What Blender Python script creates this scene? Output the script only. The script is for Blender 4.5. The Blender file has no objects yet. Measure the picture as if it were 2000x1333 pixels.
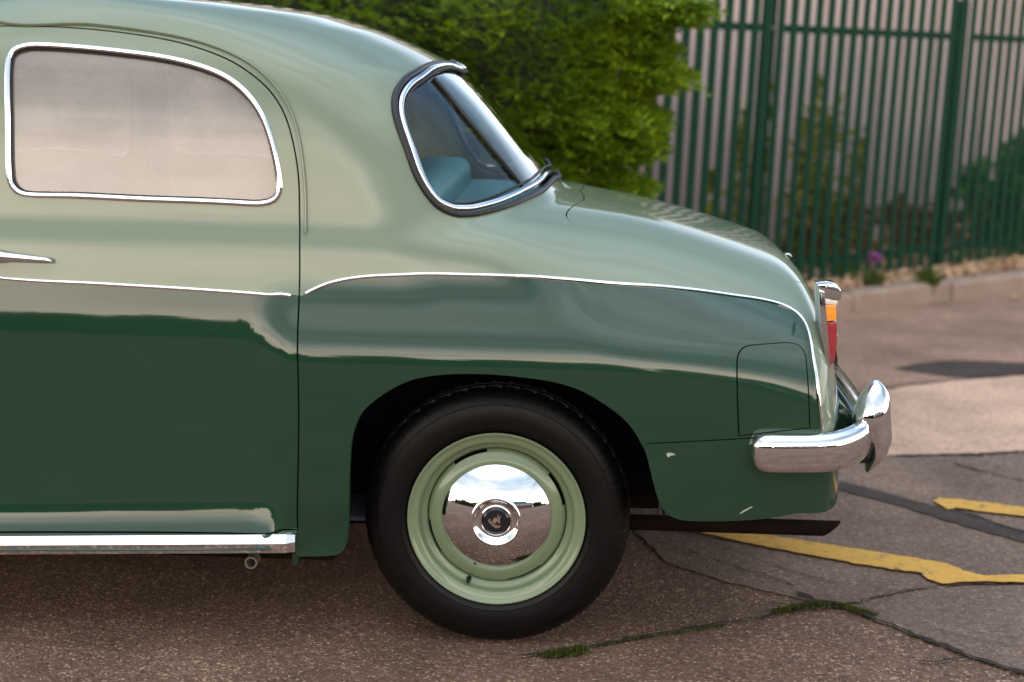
import bpy, bmesh, math, random
import numpy as np
from mathutils import Vector, Matrix
from mathutils.geometry import delaunay_2d_cdt
random.seed(7); rng = np.random.default_rng(7)
SC = bpy.context.scene; COL = SC.collection
# ------------------------------------------------------------------ camera
F = 2900.0
def nrm(v):
    v = np.array(v, float); return v/np.linalg.norm(v)
_z = nrm([.02, 1, -571/F]); _y = nrm([130, 568.4, F]); _y = nrm(_y-_z*_y.dot(_z)); _x = np.cross(_y, _z)
if _x[0] < 0: _x = -_x
R = np.array([_x[0], _y[0], _z[0]]); U = np.array([_x[1], _y[1], _z[1]]); FW = np.array([_x[2], _y[2], _z[2]])
def ray(px, py): return R*(px-1000)/F+U*(666.5-py)/F+FW
CP = np.array([.012, -.72, 0])-ray(980, 1250)*3.87
def atY(px, py, Y):
    d = ray(px, py); return CP+d*((Y-CP[1])/d[1])
def atZ(px, py, Z=0.):
    d = ray(px, py); return CP+d*((Z-CP[2])/d[2])
cam = bpy.data.cameras.new('camera'); co = bpy.data.objects.new('camera', cam); COL.objects.link(co); SC.camera = co
M4 = Matrix.Identity(4)
for i in range(3):
    M4[i][0] = R[i]; M4[i][1] = U[i]; M4[i][2] = -FW[i]; M4[i][3] = CP[i]
co.matrix_world = M4
cam.sensor_width = 36; cam.lens = F/2000*36; cam.clip_start = .05; cam.clip_end = 500
cam.dof.use_dof = True; cam.dof.focus_distance = 3.75; cam.dof.aperture_fstop = 1.9
# ------------------------------------------------------------------ world, sun, exposure
SC.view_settings.view_transform = 'Standard'; SC.view_settings.look = 'None'; SC.view_settings.gamma = 1
SC.view_settings.exposure = 0.0
SUN_EL, SUN_AZ = 45, 200      # degrees; azimuth clockwise from +y: the sun is veiled, behind the camera
W = bpy.data.worlds.new('World'); SC.world = W; W.use_nodes = True
nt = W.node_tree; nt.nodes.clear()
def N(nt, typ, **kw):
    n = nt.nodes.new(typ)
    for k, v in kw.items():
        if k.startswith('i_'):
            key = k[2:]; key = int(key) if key.isdigit() else key.replace('_', ' ')
            n.inputs[key].default_value = v
        else: setattr(n, k, v)
    return n
def ramp(nt, stops, interp='LINEAR'):
    n = nt.nodes.new('ShaderNodeValToRGB'); cr = n.color_ramp; cr.interpolation = interp
    while len(cr.elements) < len(stops): cr.elements.new(.5)
    for e, (p, c) in zip(cr.elements, stops):
        e.position = p; e.color = (*c, 1) if len(c) == 3 else c
    return n
sky = N(nt, 'ShaderNodeTexSky', sky_type='NISHITA', sun_disc=False, sun_elevation=math.radians(SUN_EL), sun_rotation=math.radians(SUN_AZ), air_density=1.5, dust_density=2.5)
tc = N(nt, 'ShaderNodeTexCoord'); sp = N(nt, 'ShaderNodeSeparateXYZ'); nt.links.new(tc.outputs['Generated'], sp.inputs[0])
# cloud layer: bright and warm low down, cooler and dimmer overhead
cr = ramp(nt, [(0, (1.4, 1.14, .92)), (.05, (1.75, 1.44, 1.17)), (.19, (1.65, 1.40, 1.18)), (.27, (1.0, .93, .86)), (.325, (.44, .46, .46)), (.40, (.24, .29, .32)), (.55, (.13, .19, .25)), (.75, (.48, .54, .60)), (1, (.80, .86, .94))])
nt.links.new(sp.outputs['Z'], cr.inputs[0])
az = N(nt, 'ShaderNodeMapRange', i_1=-1.0, i_2=1.0, i_3=1.0, i_4=.46); nt.links.new(sp.outputs['Y'], az.inputs[0])
mp = N(nt, 'ShaderNodeMapping'); mp.inputs['Scale'].default_value = (1.2, 1.2, 5.5); nt.links.new(tc.outputs['Generated'], mp.inputs[0])
nz = N(nt, 'ShaderNodeTexNoise', i_Scale=2.2, i_Detail=5.0, i_Roughness=.55); nt.links.new(mp.outputs[0], nz.inputs['Vector'])
nr = N(nt, 'ShaderNodeMapRange', i_1=.35, i_2=.65, i_3=.72, i_4=1.15); nt.links.new(nz.outputs[0], nr.inputs[0])
mu = N(nt, 'ShaderNodeMath', operation='MULTIPLY'); nt.links.new(az.outputs[0], mu.inputs[0]); nt.links.new(nr.outputs[0], mu.inputs[1])
mu2 = N(nt, 'ShaderNodeMath', operation='MULTIPLY', i_1=5.2); nt.links.new(mu.outputs[0], mu2.inputs[0])
tn_ = N(nt, 'ShaderNodeMapRange', i_1=-.2, i_2=.9, i_3=0., i_4=1.); nt.links.new(sp.outputs['Y'], tn_.inputs[0])
tm = N(nt, 'ShaderNodeMixRGB', blend_type='MULTIPLY'); tm.inputs[2].default_value = (.74, .98, 1.30, 1); nt.links.new(tn_.outputs[0], tm.inputs[0]); nt.links.new(cr.outputs[0], tm.inputs[1])
sc1 = N(nt, 'ShaderNodeVectorMath', operation='SCALE'); nt.links.new(tm.outputs[0], sc1.inputs[0]); nt.links.new(mu2.outputs[0], sc1.inputs['Scale'])
sc2 = N(nt, 'ShaderNodeVectorMath', operation='SCALE'); sc2.inputs['Scale'].default_value = .035; nt.links.new(sky.outputs[0], sc2.inputs[0])
ad = N(nt, 'ShaderNodeVectorMath', operation='ADD'); nt.links.new(sc1.outputs[0], ad.inputs[0]); nt.links.new(sc2.outputs[0], ad.inputs[1])
bg = N(nt, 'ShaderNodeBackground'); bg.inputs[1].default_value = .62; nt.links.new(ad.outputs[0], bg.inputs[0])
wo = N(nt, 'ShaderNodeOutputWorld'); nt.links.new(bg.outputs[0], wo.inputs[0])
sl = bpy.data.lights.new('sun', 'SUN'); sl.energy = .5; sl.angle = math.radians(115); sl.color = (1, .93, .83)
so = bpy.data.objects.new('sun', sl); COL.objects.link(so)
_e, _a = math.radians(SUN_EL+8), math.radians(SUN_AZ)
so.rotation_euler = Vector((math.sin(_a)*math.cos(_e), math.cos(_a)*math.cos(_e), math.sin(_e))).to_track_quat('Z', 'Y').to_euler()
so.location = (0, -6, 6)
# ------------------------------------------------------------------ object helpers
def tag(o, label=None, cat=None, group=None, kind=None):
    if label: o['label'] = label
    if cat: o['category'] = cat
    if group: o['group'] = group
    if kind: o['kind'] = kind
    return o
def link(o, parent=None):
    COL.objects.link(o)
    if parent is not None: o.parent = parent
    return o
def empty(name, loc=(0, 0, 0), rz=0):
    o = bpy.data.objects.new(name, None); o.location = loc; o.rotation_euler[2] = rz; return link(o)
def mesh_obj(name, V, Fc, mats, parent=None, smooth=True, midx=None, normals=None, off=None):
    me = bpy.data.meshes.new(name)
    V = np.asarray(V, float)
    if off is not None: V = V-np.asarray(off)
    me.from_pydata([tuple(v) for v in V], [], [tuple(int(i) for i in f) for f in Fc])
    if not isinstance(mats, (list, tuple)): mats = [mats]
    for m in mats: me.materials.append(m)
    me.polygons.foreach_set('use_smooth', [bool(smooth)]*len(me.polygons))
    if midx is not None: me.polygons.foreach_set('material_index', [int(i) for i in midx])
    me.update()
    if normals is not None: me.normals_split_custom_set_from_vertices([tuple(n) for n in normals])
    return link(bpy.data.objects.new(name, me), parent)
class MB:
    """collects shapes into one mesh"""
    def __init__(s): s.V = []; s.F = []; s.M = []
    def add(s, V, Fc, m=0):
        b = len(s.V); s.V += [tuple(map(float, v)) for v in V]; s.F += [tuple(b+i for i in f) for f in Fc]; s.M += [m]*len(Fc); return s
    def box(s, x0, x1, y0, y1, z0, z1, m=0):
        V = [(x, y, z) for z in (z0, z1) for y in (y0, y1) for x in (x0, x1)]
        return s.add(V, [(0, 2, 3, 1), (4, 5, 7, 6), (0, 1, 5, 4), (2, 6, 7, 3), (0, 4, 6, 2), (1, 3, 7, 5)], m)
    def loft(s, secs, closed=True, caps=True, m=0):
        n = len(secs[0]); V = [p for q in secs for p in q]; Fc = []
        for i in range(len(secs)-1):
            for j in range(n if closed else n-1):
                k = (j+1) % n; Fc.append((i*n+j, i*n+k, (i+1)*n+k, (i+1)*n+j))
        if caps and closed: Fc += [tuple(range(n))[::-1], tuple((len(secs)-1)*n+j for j in range(n))]
        return s.add(V, Fc, m)
    def tube(s, pts, r, seg=10, m=0, caps=True):
        pts = [np.array(p, float) for p in pts]; secs = []; up = np.array([0, 0, 1.])
        for i, p in enumerate(pts):
            t = nrm(pts[min(i+1, len(pts)-1)]-pts[max(i-1, 0)])
            a = np.cross(t, up if abs(t[2]) < .9 else np.array([1., 0, 0])); a = nrm(a); b = np.cross(t, a)
            rr = r[i] if hasattr(r, '__len__') else r
            secs.append([p+rr*(a*math.cos(2*math.pi*k/seg)+b*math.sin(2*math.pi*k/seg)) for k in range(seg)])
        return s.loft(secs, True, caps, m)
    def build(s, name, mats, parent=None, smooth=False, bevel=0, fix=True, off=None):
        o = mesh_obj(name, s.V, s.F, mats, parent, smooth, s.M, off=off)
        if fix:
            bm = bmesh.new(); bm.from_mesh(o.data); bmesh.ops.recalc_face_normals(bm, faces=bm.faces)
            if bevel: bmesh.ops.bevel(bm, geom=[e for e in bm.edges if len(e.link_faces) == 2 and e.calc_face_angle(0) > .5], offset=bevel, segments=2, affect='EDGES', profile=.6)
            bm.to_mesh(o.data); bm.free()
        if smooth: autosmooth(o)
        return o
def autosmooth(o, ang=42):
    me = o.data; bm = bmesh.new(); bm.from_mesh(me)
    for f in bm.faces: f.smooth = True
    for e in bm.edges: e.smooth = not (len(e.link_faces) == 2 and e.calc_face_angle(0) > math.radians(ang))
    bm.to_mesh(me); bm.free()
def lathe(mb, prof, c, seg=96, m=0, sgn=-1, rf=None, skip=None):
    """prof: (r, h) pairs, axis along y, h outward (towards sgn*y)"""
    secs = []
    for q, (r, h) in enumerate(prof):
        secs.append([(c[0]+(r+(rf(q, k) if rf else 0))*math.cos(2*math.pi*k/seg), c[1]+sgn*h, c[2]+(r+(rf(q, k) if rf else 0))*math.sin(2*math.pi*k/seg)) for k in range(seg)])
    n = seg; V = [p for q in secs for p in q]; Fc = []
    for i in range(len(secs)-1):
        for j in range(n):
            if skip and skip(i, j): continue
            k = (j+1) % n; Fc.append((i*n+j, (i+1)*n+j, (i+1)*n+k, i*n+k))
    mb.add(V, Fc, m); return mb
# ------------------------------------------------------------------ materials
def mat(name):
    m = bpy.data.materials.new(name); m.use_nodes = True; t = m.node_tree
    return m, t, t.nodes['Principled BSDF']
def simple(name, col, rough=.5, metal=0., spec=.5, noise=None, bump=None, coat=0.):
    m, t, p = mat(name)
    p.inputs['Base Color'].default_value = (*col, 1); p.inputs['Roughness'].default_value = rough; p.inputs['Metallic'].default_value = metal
    p.inputs['Specular IOR Level'].default_value = spec; p.inputs['Coat Weight'].default_value = coat; p.inputs['Coat Roughness'].default_value = .05
    c = N(t, 'ShaderNodeTexCoord')
    if noise:
        sc, amt, col2 = noise
        n = N(t, 'ShaderNodeTexNoise', i_Scale=sc, i_Detail=6.0, i_Roughness=.6); t.links.new(c.outputs['Object'], n.inputs['Vector'])
        r = N(t, 'ShaderNodeMapRange', i_1=.5-.25, i_2=.5+.25, i_3=0., i_4=amt); t.links.new(n.outputs[0], r.inputs[0])
        mx = N(t, 'ShaderNodeMixRGB'); mx.inputs[1].default_value = (*col, 1); mx.inputs[2].default_value = (*col2, 1)
        t.links.new(r.outputs[0], mx.inputs[0]); t.links.new(mx.outputs[0], p.inputs['Base Color'])
    if bump:
        n = N(t, 'ShaderNodeTexNoise', i_Scale=bump[0], i_Detail=4.0); t.links.new(c.outputs['Object'], n.inputs['Vector'])
        b = N(t, 'ShaderNodeBump', i_Strength=1.0, i_Distance=bump[1]); t.links.new(n.outputs[0], b.inputs['Height']); t.links.new(b.outputs[0], p.inputs['Normal'])
    return m
def paint(name, col, col2):
    m, t, p = mat(name); c = N(t, 'ShaderNodeTexCoord')
    n = N(t, 'ShaderNodeTexNoise', i_Scale=2.3, i_Detail=5.0, i_Roughness=.6); t.links.new(c.outputs['Object'], n.inputs['Vector'])
    mx = N(t, 'ShaderNodeMixRGB'); mx.inputs[1].default_value = (*col, 1); mx.inputs[2].default_value = (*col2, 1)
    t.links.new(n.outputs[0], mx.inputs[0]); t.links.new(mx.outputs[0], p.inputs['Base Color'])
    p.inputs['Roughness'].default_value = .5; p.inputs['Specular IOR Level'].default_value = .0; p.inputs['Coat Weight'].default_value = 1; p.inputs['Coat IOR'].default_value = 1.58
    # faint dust and polishing marks change the gloss
    n3 = N(t, 'ShaderNodeTexNoise', i_Scale=9.0, i_Detail=8.0, i_Roughness=.7); mp = N(t, 'ShaderNodeMapping'); mp.inputs['Scale'].default_value = (.35, 1, 1.6)
    t.links.new(c.outputs['Object'], mp.inputs[0]); t.links.new(mp.outputs[0], n3.inputs['Vector'])
    r3 = N(t, 'ShaderNodeMapRange', i_1=.3, i_2=.75, i_3=.030, i_4=.095); t.links.new(n3.outputs[0], r3.inputs[0]); t.links.new(r3.outputs[0], p.inputs['Coat Roughness'])
    n2 = N(t, 'ShaderNodeTexNoise', i_Scale=3.2, i_Detail=2.0); t.links.new(mp.outputs[0], n2.inputs['Vector'])
    b = N(t, 'ShaderNodeBump', i_Strength=1.0, i_Distance=.0008); t.links.new(n2.outputs[0], b.inputs['Height'])
    t.links.new(b.outputs[0], p.inputs['Normal']); t.links.new(b.outputs[0], p.inputs['Coat Normal'])
    return m
M = {}
M['light'] = paint('sage_paint', (.165, .207, .142), (.185, .228, .157))
M['dark'] = paint('dark_green_paint', (.0125, .0395, .0205), (.0150, .0460, .0245))
M['chrome'] = simple('chrome', (.86, .86, .88), .04, 1., noise=(9, .5, (.70, .70, .73)), bump=(6, .0003))
M['chrome_worn'] = simple('worn_chrome', (.80, .79, .79), .09, 1., noise=(30, .6, (.55, .53, .52)), bump=(12, .001))
M['rubber'] = simple('rubber', (.012, .012, .013), .42, spec=.4, noise=(18, .5, (.03, .03, .03)))
M['tyre'] = simple('tyre_rubber', (.0025, .0025, .0027), .40, spec=.22, noise=(22, .7, (.006, .0055, .0055)), bump=(240, .0003))
M['black'] = simple('underbody_black', (.004, .0035, .0035), .95, spec=.1, noise=(8, .8, (.012, .008, .006)))
M['rust'] = simple('rusty_steel', (.0025, .0022, .0022), .9, spec=.15, noise=(14, .9, (.016, .006, .004)), bump=(60, .001))
M['wheel'] = simple('wheel_paint', (.165, .215, .125), .3, noise=(6, .5, (.19, .24, .145)), coat=.5)
M['liner'] = simple('headlining', (.045, .050, .062), .85, noise=(30, .4, (.06, .065, .078)))
M['seat'] = simple('teal_leather', (.035, .145, .16), .42, noise=(7, .6, (.055, .19, .20)), bump=(25, .002))
M['steel'] = simple('grey_steel', (.25, .25, .20), .5, .4)
M['black_gloss'] = simple('black_enamel', (.012, .012, .014), .12)
M['brass'] = simple('gilt_metal', (.62, .42, .20), .35, 1., noise=(300, .8, (.7, .65, .55)))
def lens(name, col, em=0):
    m, t, p = mat(name); p.inputs['Base Color'].default_value = (*col, 1); p.inputs['Roughness'].default_value = .12
    p.inputs['Subsurface Weight'].default_value = .25; p.inputs['Subsurface Radius'].default_value = (.02, .01, .005); p.inputs['Coat Weight'].default_value = 1
    w = N(t, 'ShaderNodeTexWave', i_Scale=90.0); w.bands_direction = 'Z'; c = N(t, 'ShaderNodeTexCoord'); t.links.new(c.outputs['Object'], w.inputs['Vector'])
    b = N(t, 'ShaderNodeBump', i_Strength=.5, i_Distance=.001); t.links.new(w.outputs[1], b.inputs['Height']); t.links.new(b.outputs[0], p.inputs['Normal']); return m
M['amber'] = lens('amber_lens', (.95, .33, .015)); M['red'] = lens('red_lens', (.30, .004, .012)); M['clear'] = lens('clear_lens', (.75, .66, .60))
def glass(name, tint, dust_sheen, dcol, ior=1.5, fm=1.75, gz_=0.):
    m = bpy.data.materials.new(name); m.use_nodes = True; t = m.node_tree; t.nodes.clear()
    fr = N(t, 'ShaderNodeFresnel', i_IOR=ior); ge = N(t, 'ShaderNodeNewGeometry'); ir = N(t, 'ShaderNodeMapRange', i_1=0., i_2=1., i_3=ior, i_4=1/ior)
    t.links.new(ge.outputs['Backfacing'], ir.inputs[0]); t.links.new(ir.outputs[0], fr.inputs['IOR'])
    ml = N(t, 'ShaderNodeMath', operation='MULTIPLY', i_1=fm, use_clamp=True); sq = N(t, 'ShaderNodeMath', operation='MULTIPLY_ADD', i_1=gz_, i_2=1.0); t.links.new(fr.outputs[0], sq.inputs[0]); pr = N(t, 'ShaderNodeMath', operation='MULTIPLY'); t.links.new(fr.outputs[0], pr.inputs[0]); t.links.new(sq.outputs[0], pr.inputs[1])
    t.links.new(pr.outputs[0], ml.inputs[0])
    tr = N(t, 'ShaderNodeBsdfTransparent', i_0=(*tint, 1)); gl = N(t, 'ShaderNodeBsdfGlossy', i_Roughness=.0)
    df = N(t, 'ShaderNodeBsdfDiffuse', i_0=(*dcol, 1)); c = N(t, 'ShaderNodeTexCoord'); n = N(t, 'ShaderNodeTexNoise', i_Scale=5.0, i_Detail=5.0)
    t.links.new(c.outputs['Object'], n.inputs['Vector']); r = N(t, 'ShaderNodeMapRange', i_1=.3, i_2=.7, i_3=dust_sheen*.75, i_4=dust_sheen*1.25); t.links.new(n.outputs[0], r.inputs[0])
    m1 = N(t, 'ShaderNodeMixShader'); t.links.new(r.outputs[0], m1.inputs[0]); t.links.new(tr.outputs[0], m1.inputs[1]); t.links.new(df.outputs[0], m1.inputs[2])
    m2 = N(t, 'ShaderNodeMixShader'); t.links.new(ml.outputs[0], m2.inputs[0]); t.links.new(m1.outputs[0], m2.inputs[1]); t.links.new(gl.outputs[0], m2.inputs[2])
    o = N(t, 'ShaderNodeOutputMaterial'); t.links.new(m2.outputs[0], o.inputs[0]); return m
M['glass'] = glass('side_glass', (.90, .90, .88), .30, (.78, .66, .60), fm=2.5)  # diffuse dust film brightened to carry the milky pale reflection of the sky
M['glass_rear'] = glass('rear_glass', (.93, .97, .97), .006, (.5, .5, .45), 1.42, fm=1.2, gz_=5.)
# ------------------------------------------------------------------ car body surface
def hw(px): return (1250-px)/757.0   # only used to place features of the side profile by height
zn = np.array([.05, .22, .25, .275, .330, .362, .385, .396, .403, .415, .60, .74, .80, .83, .86, .91, .95, 1.0, 1.06, 1.2, 1.4])
nn = np.array([0., 0., 10., 36., 32., 27., 19., 12., 3., -1.0, .6, 2.2, 3.8, 7.5, 11., 12.5, 11., 9.5, 9.5, 9.5, 10])
_zz = np.linspace(.05, 1.4, 1351); _sl = np.interp(_zz, zn, nn)
_k = np.hanning(13); _k /= _k.sum(); _sl = np.convolve(np.pad(_sl, 6, mode='edge'), _k, 'valid')
_wz = -np.cumsum(np.tan(np.radians(_sl)))*.001; _wz = _wz-np.interp(.45, _zz, _wz)+.815
SIL = [(1092, 372), (1070, 345), (1030, 298), (980, 240), (930, 183), (885, 135), (862, 122), (810, 93), (740, 62), (640, 30), (520, 8), (420, 0)]
_s = np.array([atY(a, b, -.10) for a, b in SIL]); _s[:, 0] += [.012, .022, .030, .032, .030, .020, .008, 0, 0, 0, 0, 0]
gz = np.concatenate([[.9, 1.05], _s[:, 2], [1.652, 1.661, 1.668]]); gx = np.concatenate([[.25, .18], _s[:, 0], [-1.15, -1.30, -1.40]])
fz = np.array([.9, 1.1, 1.3, 1.5, 1.6, 1.64, 1.66, 1.668]); fx = np.array([-2.35, -2.15, -1.97, -1.76, -1.62, -1.53, -1.45, -1.42])
def smooth_tab(x, y, n=1500, w=41):
    X = np.linspace(x[0], x[-1], n); Y = np.interp(X, x, y); k = np.hanning(w); k /= k.sum(); pl = w//2
    Yp = np.concatenate([Y[0]-(Y[1:pl+1][::-1]-Y[0]), Y, Y[-1]-(Y[-pl-1:-1][::-1]-Y[-1])]); return X, np.convolve(Yp, k, 'valid')
gZ, gX = smooth_tab(gz, gx, 1500, 61)
DK = [(1100, 376), (1140, 384), (1250, 404), (1350, 430), (1450, 461), (1520, 485), (1560, 501)]
_d = np.array([atY(a, b, -.16) for a, b in DK])
dx = np.concatenate([[-3.7, -3.3, -2.6, -2.1, -.6, -.15, .02], _d[:, 0], [.83, .95]])
dz = np.concatenate([[.88, .96, 1.04, 1.15, 1.152, 1.145, 1.135], _d[:, 2], [_d[-1, 2]-.022, _d[-1, 2]-.075]])
dX, dZ = smooth_tab(dx, dz, 2000, 81)
_r = np.array([atY(a, b, -.60) for a, b in [(1627, 840), (1622, 780), (1612, 700), (1602, 620), (1594, 565)]])
rz = np.concatenate([[.0, .5], _r[:, 2], [1.1]]); rx = np.concatenate([[_r[0, 0]+.040]*2, _r[:, 0]+.040, [_r[-1, 0]-.01]])
rZ, rX = smooth_tab(rz, rx, 800, 81)
def sstep(t): t = np.clip(t, 0, 1); return t*t*t*(t*(t*6-15)+10)
XE = float(rX.max()); XF = -3.62
def Wf(x, z):
    ws = np.interp(z-.037*(x+.5)*sstep((.52-z)/.1), _zz, _wz)
    # the rear wing stands out from the door line
    amp = .044*sstep((x+.66)/.19)*(1-sstep((x-.30)/.75)*.55)
    prof = 1-sstep((z-.73)/.245)
    lowfade = sstep((z-.235)/.18)*.75+.25
    ws = ws+amp*prof*lowfade
    # swage that runs along above the moulding on the door
    # the flare above the sill dies out before the wing
    fl = sstep((x+.58)/.08); ws = ws*(1-fl)+fl*np.where(z < .45, np.interp(np.full_like(z, .45), _zz, _wz)+amp*prof*lowfade+.004*(z-.45)/.1, ws)
    rt = .15+.21*sstep((x+.15)/.55); rt = np.where(x < -1.9, .15+.15*sstep((-x-1.9)/.5), rt)
    dt = np.interp(x, dX, dZ)-z; dr = np.interp(z, rZ, rX)-x; df = x-XF
    a = np.clip(1-dt/rt, 0, None); b = np.clip(1-dr/.14, 0, None); c = np.clip(1-df/.6, 0, None)
    m = (a**5+b**5+c**5)**.2
    n = 3.0
    E = np.where(m < 1, np.clip(1-np.minimum(m, 1)**n, 0, None)**(1/n), -(m-1)*2)
    wb = ws*E
    t = np.clip((z-1.0)/.668, 0, None); wsg = (.767-.122*(z-1.0))*np.clip(1-t**5.2, 0, None)**(1/5.2)
    wsg = wsg-.02*(z < 1.0)*(1.0-z)
    xe = np.interp(z, gZ, gX); LL = .43+.06*(1-sstep((z-1.12)/.22)); s = (x-(xe-LL))/LL; pl = np.clip(s, 0, None); Pl = np.where(pl < 1, np.clip(1-np.minimum(pl, 1)**2.15, 0, None)**(1/2.15), -(pl-1)*2)
    xf = np.interp(z, fz, fx); s2 = np.clip(((xf+.55)-x)/.55, 0, None); Pf = np.where(s2 < 1, np.clip(1-np.minimum(s2, 1)**2.6, 0, None)**(1/2.6), -(s2-1)*2)
    wg = wsg*np.minimum(Pl, 1)*np.minimum(Pf, 1); wg = np.where((Pl < 0) | (Pf < 0), np.minimum(Pl, Pf)*.6, wg); wg = np.where(z > 1.668, -.2, wg)
    k = .035; h = np.clip(k-np.abs(wb-wg), 0, None)/k
    sw = .0006*sstep((z-1.083)/.010)*sstep((-x-.53)/.07)*(1-sstep((z-1.15)/.3))*(wg > .3)
    return np.maximum(wb, wg)+h*h*k/4*((wb > .03) | (wg > .03))+sw
# u <-> x, girth v in [0, 2]
U1 = XE-.20; UEND = U1+.40; V1 = XF+.3; UBEG = V1-.6
def xofu(u):
    u = np.asarray(u, float); t = np.clip((u-U1)/.40, 0, 1); x = np.where(u > U1, XE-.20*(1-t)**2, u)
    t2 = np.clip((V1-u)/.6, 0, 1); return np.where(u < V1, XF+.3*(1-t2)**2, x)
def uofx(x):
    x = np.asarray(x, float); t = 1-np.sqrt(np.clip((XE-x)/.20, 0, 1)); u = np.where(x > U1, U1+.40*t, x)
    t2 = 1-np.sqrt(np.clip((x-XF)/.3, 0, 1)); return np.where(x < V1, V1-.6*t2, u)
Z0 = .10; NV = 260
US = np.concatenate([np.linspace(UBEG, -1.9, 160, endpoint=False), np.linspace(-1.9, UEND, 520)]); NU = len(US); XS = xofu(US)
XS[-1] = XE-1e-4; XS[0] = XF+1e-4
GP = np.zeros((NU, NV, 3)); zs = np.linspace(Z0, 1.67, 3200)
VP = np.linspace(0, 1, NV)
for i, x in enumerate(XS):
    w = Wf(np.full_like(zs, x), zs); pos = np.where(w > 0)[0]; j1 = pos[-1]; 
    zz = zs[:j1+1]; ww = np.clip(w[:j1+1], 0, None)
    if j1+1 < len(zs):
        f = w[j1]/(w[j1]-w[j1+1]+1e-12); ze = zs[j1]+f*(zs[j1+1]-zs[j1])
    else: ze = zs[-1]
    # refine near the top where the curve closes on the centreline
    zt = np.concatenate([zz[:-1], zz[-1]-(zz[-1]-zz[-2])*(1-np.linspace(0, 1, 6)[1:-1])*0+np.linspace(0, 0, 4), [ze]]) if False else np.append(zz, ze)
    wt = np.append(ww, 0.)
    s = np.concatenate([[0], np.cumsum(np.hypot(np.diff(zt), np.diff(wt)))]); s /= s[-1]
    GP[i, :, 0] = x; GP[i, :, 1] = -np.interp(VP, s, wt); GP[i, :, 2] = np.interp(VP, s, zt)
GP[-1, :, 1] = 0; GP[0, :, 1] = 0
# light smoothing of the girth parametrisation noise
for _ in range(2):
    GP[1:-1, 1:-1, 1:] = (GP[:-2, 1:-1, 1:]+GP[2:, 1:-1, 1:]+2*GP[1:-1, 1:-1, 1:])/4
    GP[:, 1:-1, 1:] = (GP[:, :-2, 1:]+GP[:, 2:, 1:]+2*GP[:, 1:-1, 1:])/4
_wt = sstep((VP-.42)/.12)[None, 1:-1, None]
for _ in range(14):
    s1 = (GP[:-2, 1:-1, 1:]+GP[2:, 1:-1, 1:]+GP[1:-1, :-2, 1:]+GP[1:-1, 2:, 1:]+4*GP[1:-1, 1:-1, 1:])/8
    GP[1:-1, 1:-1, 1:] = GP[1:-1, 1:-1, 1:]*(1-_wt)+s1*_wt
    GP[1:-1, -1, 2] = (GP[:-2, -1, 2]+GP[2:, -1, 2]+2*GP[1:-1, -1, 2])/4
_du = np.gradient(GP, axis=0); _dv = np.gradient(GP, axis=1)
_du[:, -1] = (GP[np.minimum(np.arange(NU)+1, NU-1), -1]-GP[np.maximum(np.arange(NU)-1, 0), -1])/2; 
GN = np.cross(_du, _dv); GN /= np.linalg.norm(GN, axis=2, keepdims=True)+1e-12
GN[GN[:, :, 1] > .02] *= -1
GN[:, -1, 1] = 0; GN /= np.linalg.norm(GN, axis=2, keepdims=True)+1e-12
GN[-1] = (1, 0, 0); GN[0] = (-1, 0, 0)
for _ in range(2):
    GN[1:-1, 1:-1] = (GN[:-2, 1:-1]+GN[2:, 1:-1]+GN[1:-1, :-2]+GN[1:-1, 2:]+4*GN[1:-1, 1:-1])/8
for _ in range(12):
    s1 = (GN[:-2, 1:-1]+GN[2:, 1:-1]+GN[1:-1, :-2]+GN[1:-1, 2:]+4*GN[1:-1, 1:-1])/8; GN[1:-1, 1:-1] = GN[1:-1, 1:-1]*(1-_wt)+s1*_wt
    GN[1:-1, -1] = (GN[:-2, -1]+GN[2:, -1]+2*GN[1:-1, -1])/4
GN /= np.linalg.norm(GN, axis=2, keepdims=True)+1e-12
def surf(uv):
    uv = np.atleast_2d(uv).astype(float); fu = np.interp(uv[:, 0], US, np.arange(NU)); fv = np.clip(uv[:, 1]/2, 0, 1)*(NV-1)
    iu = np.clip(fu.astype(int), 0, NU-2); iv = np.clip(fv.astype(int), 0, NV-2); a = (fu-iu)[:, None]; b = (fv-iv)[:, None]
    def g(A): return A[iu, iv]*(1-a)*(1-b)+A[iu+1, iv]*a*(1-b)+A[iu, iv+1]*(1-a)*b+A[iu+1, iv+1]*a*b
    p = g(GP); n = g(GN); n /= np.linalg.norm(n, axis=1, keepdims=True)+1e-12; return p, n
def uv_xz(x, z):
    u = float(uofx(x)); fu = float(np.interp(u, US, np.arange(NU))); iu = min(int(fu), NU-2); a = fu-iu
    col = GP[iu, :, 2]*(1-a)+GP[iu+1, :, 2]*a; return (u, 2*float(np.interp(z, col, VP)))
def hit(px, py):
    """where the sight line through a photo point meets the body"""
    d = ray(px, py); ys = np.linspace(-1.0, .35, 1400); P = CP[None]+d[None]*((ys-CP[1])/d[1])[:, None]
    f = -ys-Wf(P[:, 0], np.clip(P[:, 2], .06, 1.7)); f = np.where(P[:, 0] > XE, 1, f); w = np.where(f <= 0)[0]
    if not len(w): j = int(np.argmin(f[:900])); return uv_xz(P[j, 0], P[j, 2])
    j = w[0]; a = f[j-1]/(f[j-1]-f[j]); q = P[j-1]*(1-a)+P[j]*a
    return uv_xz(q[0], q[2])
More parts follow.
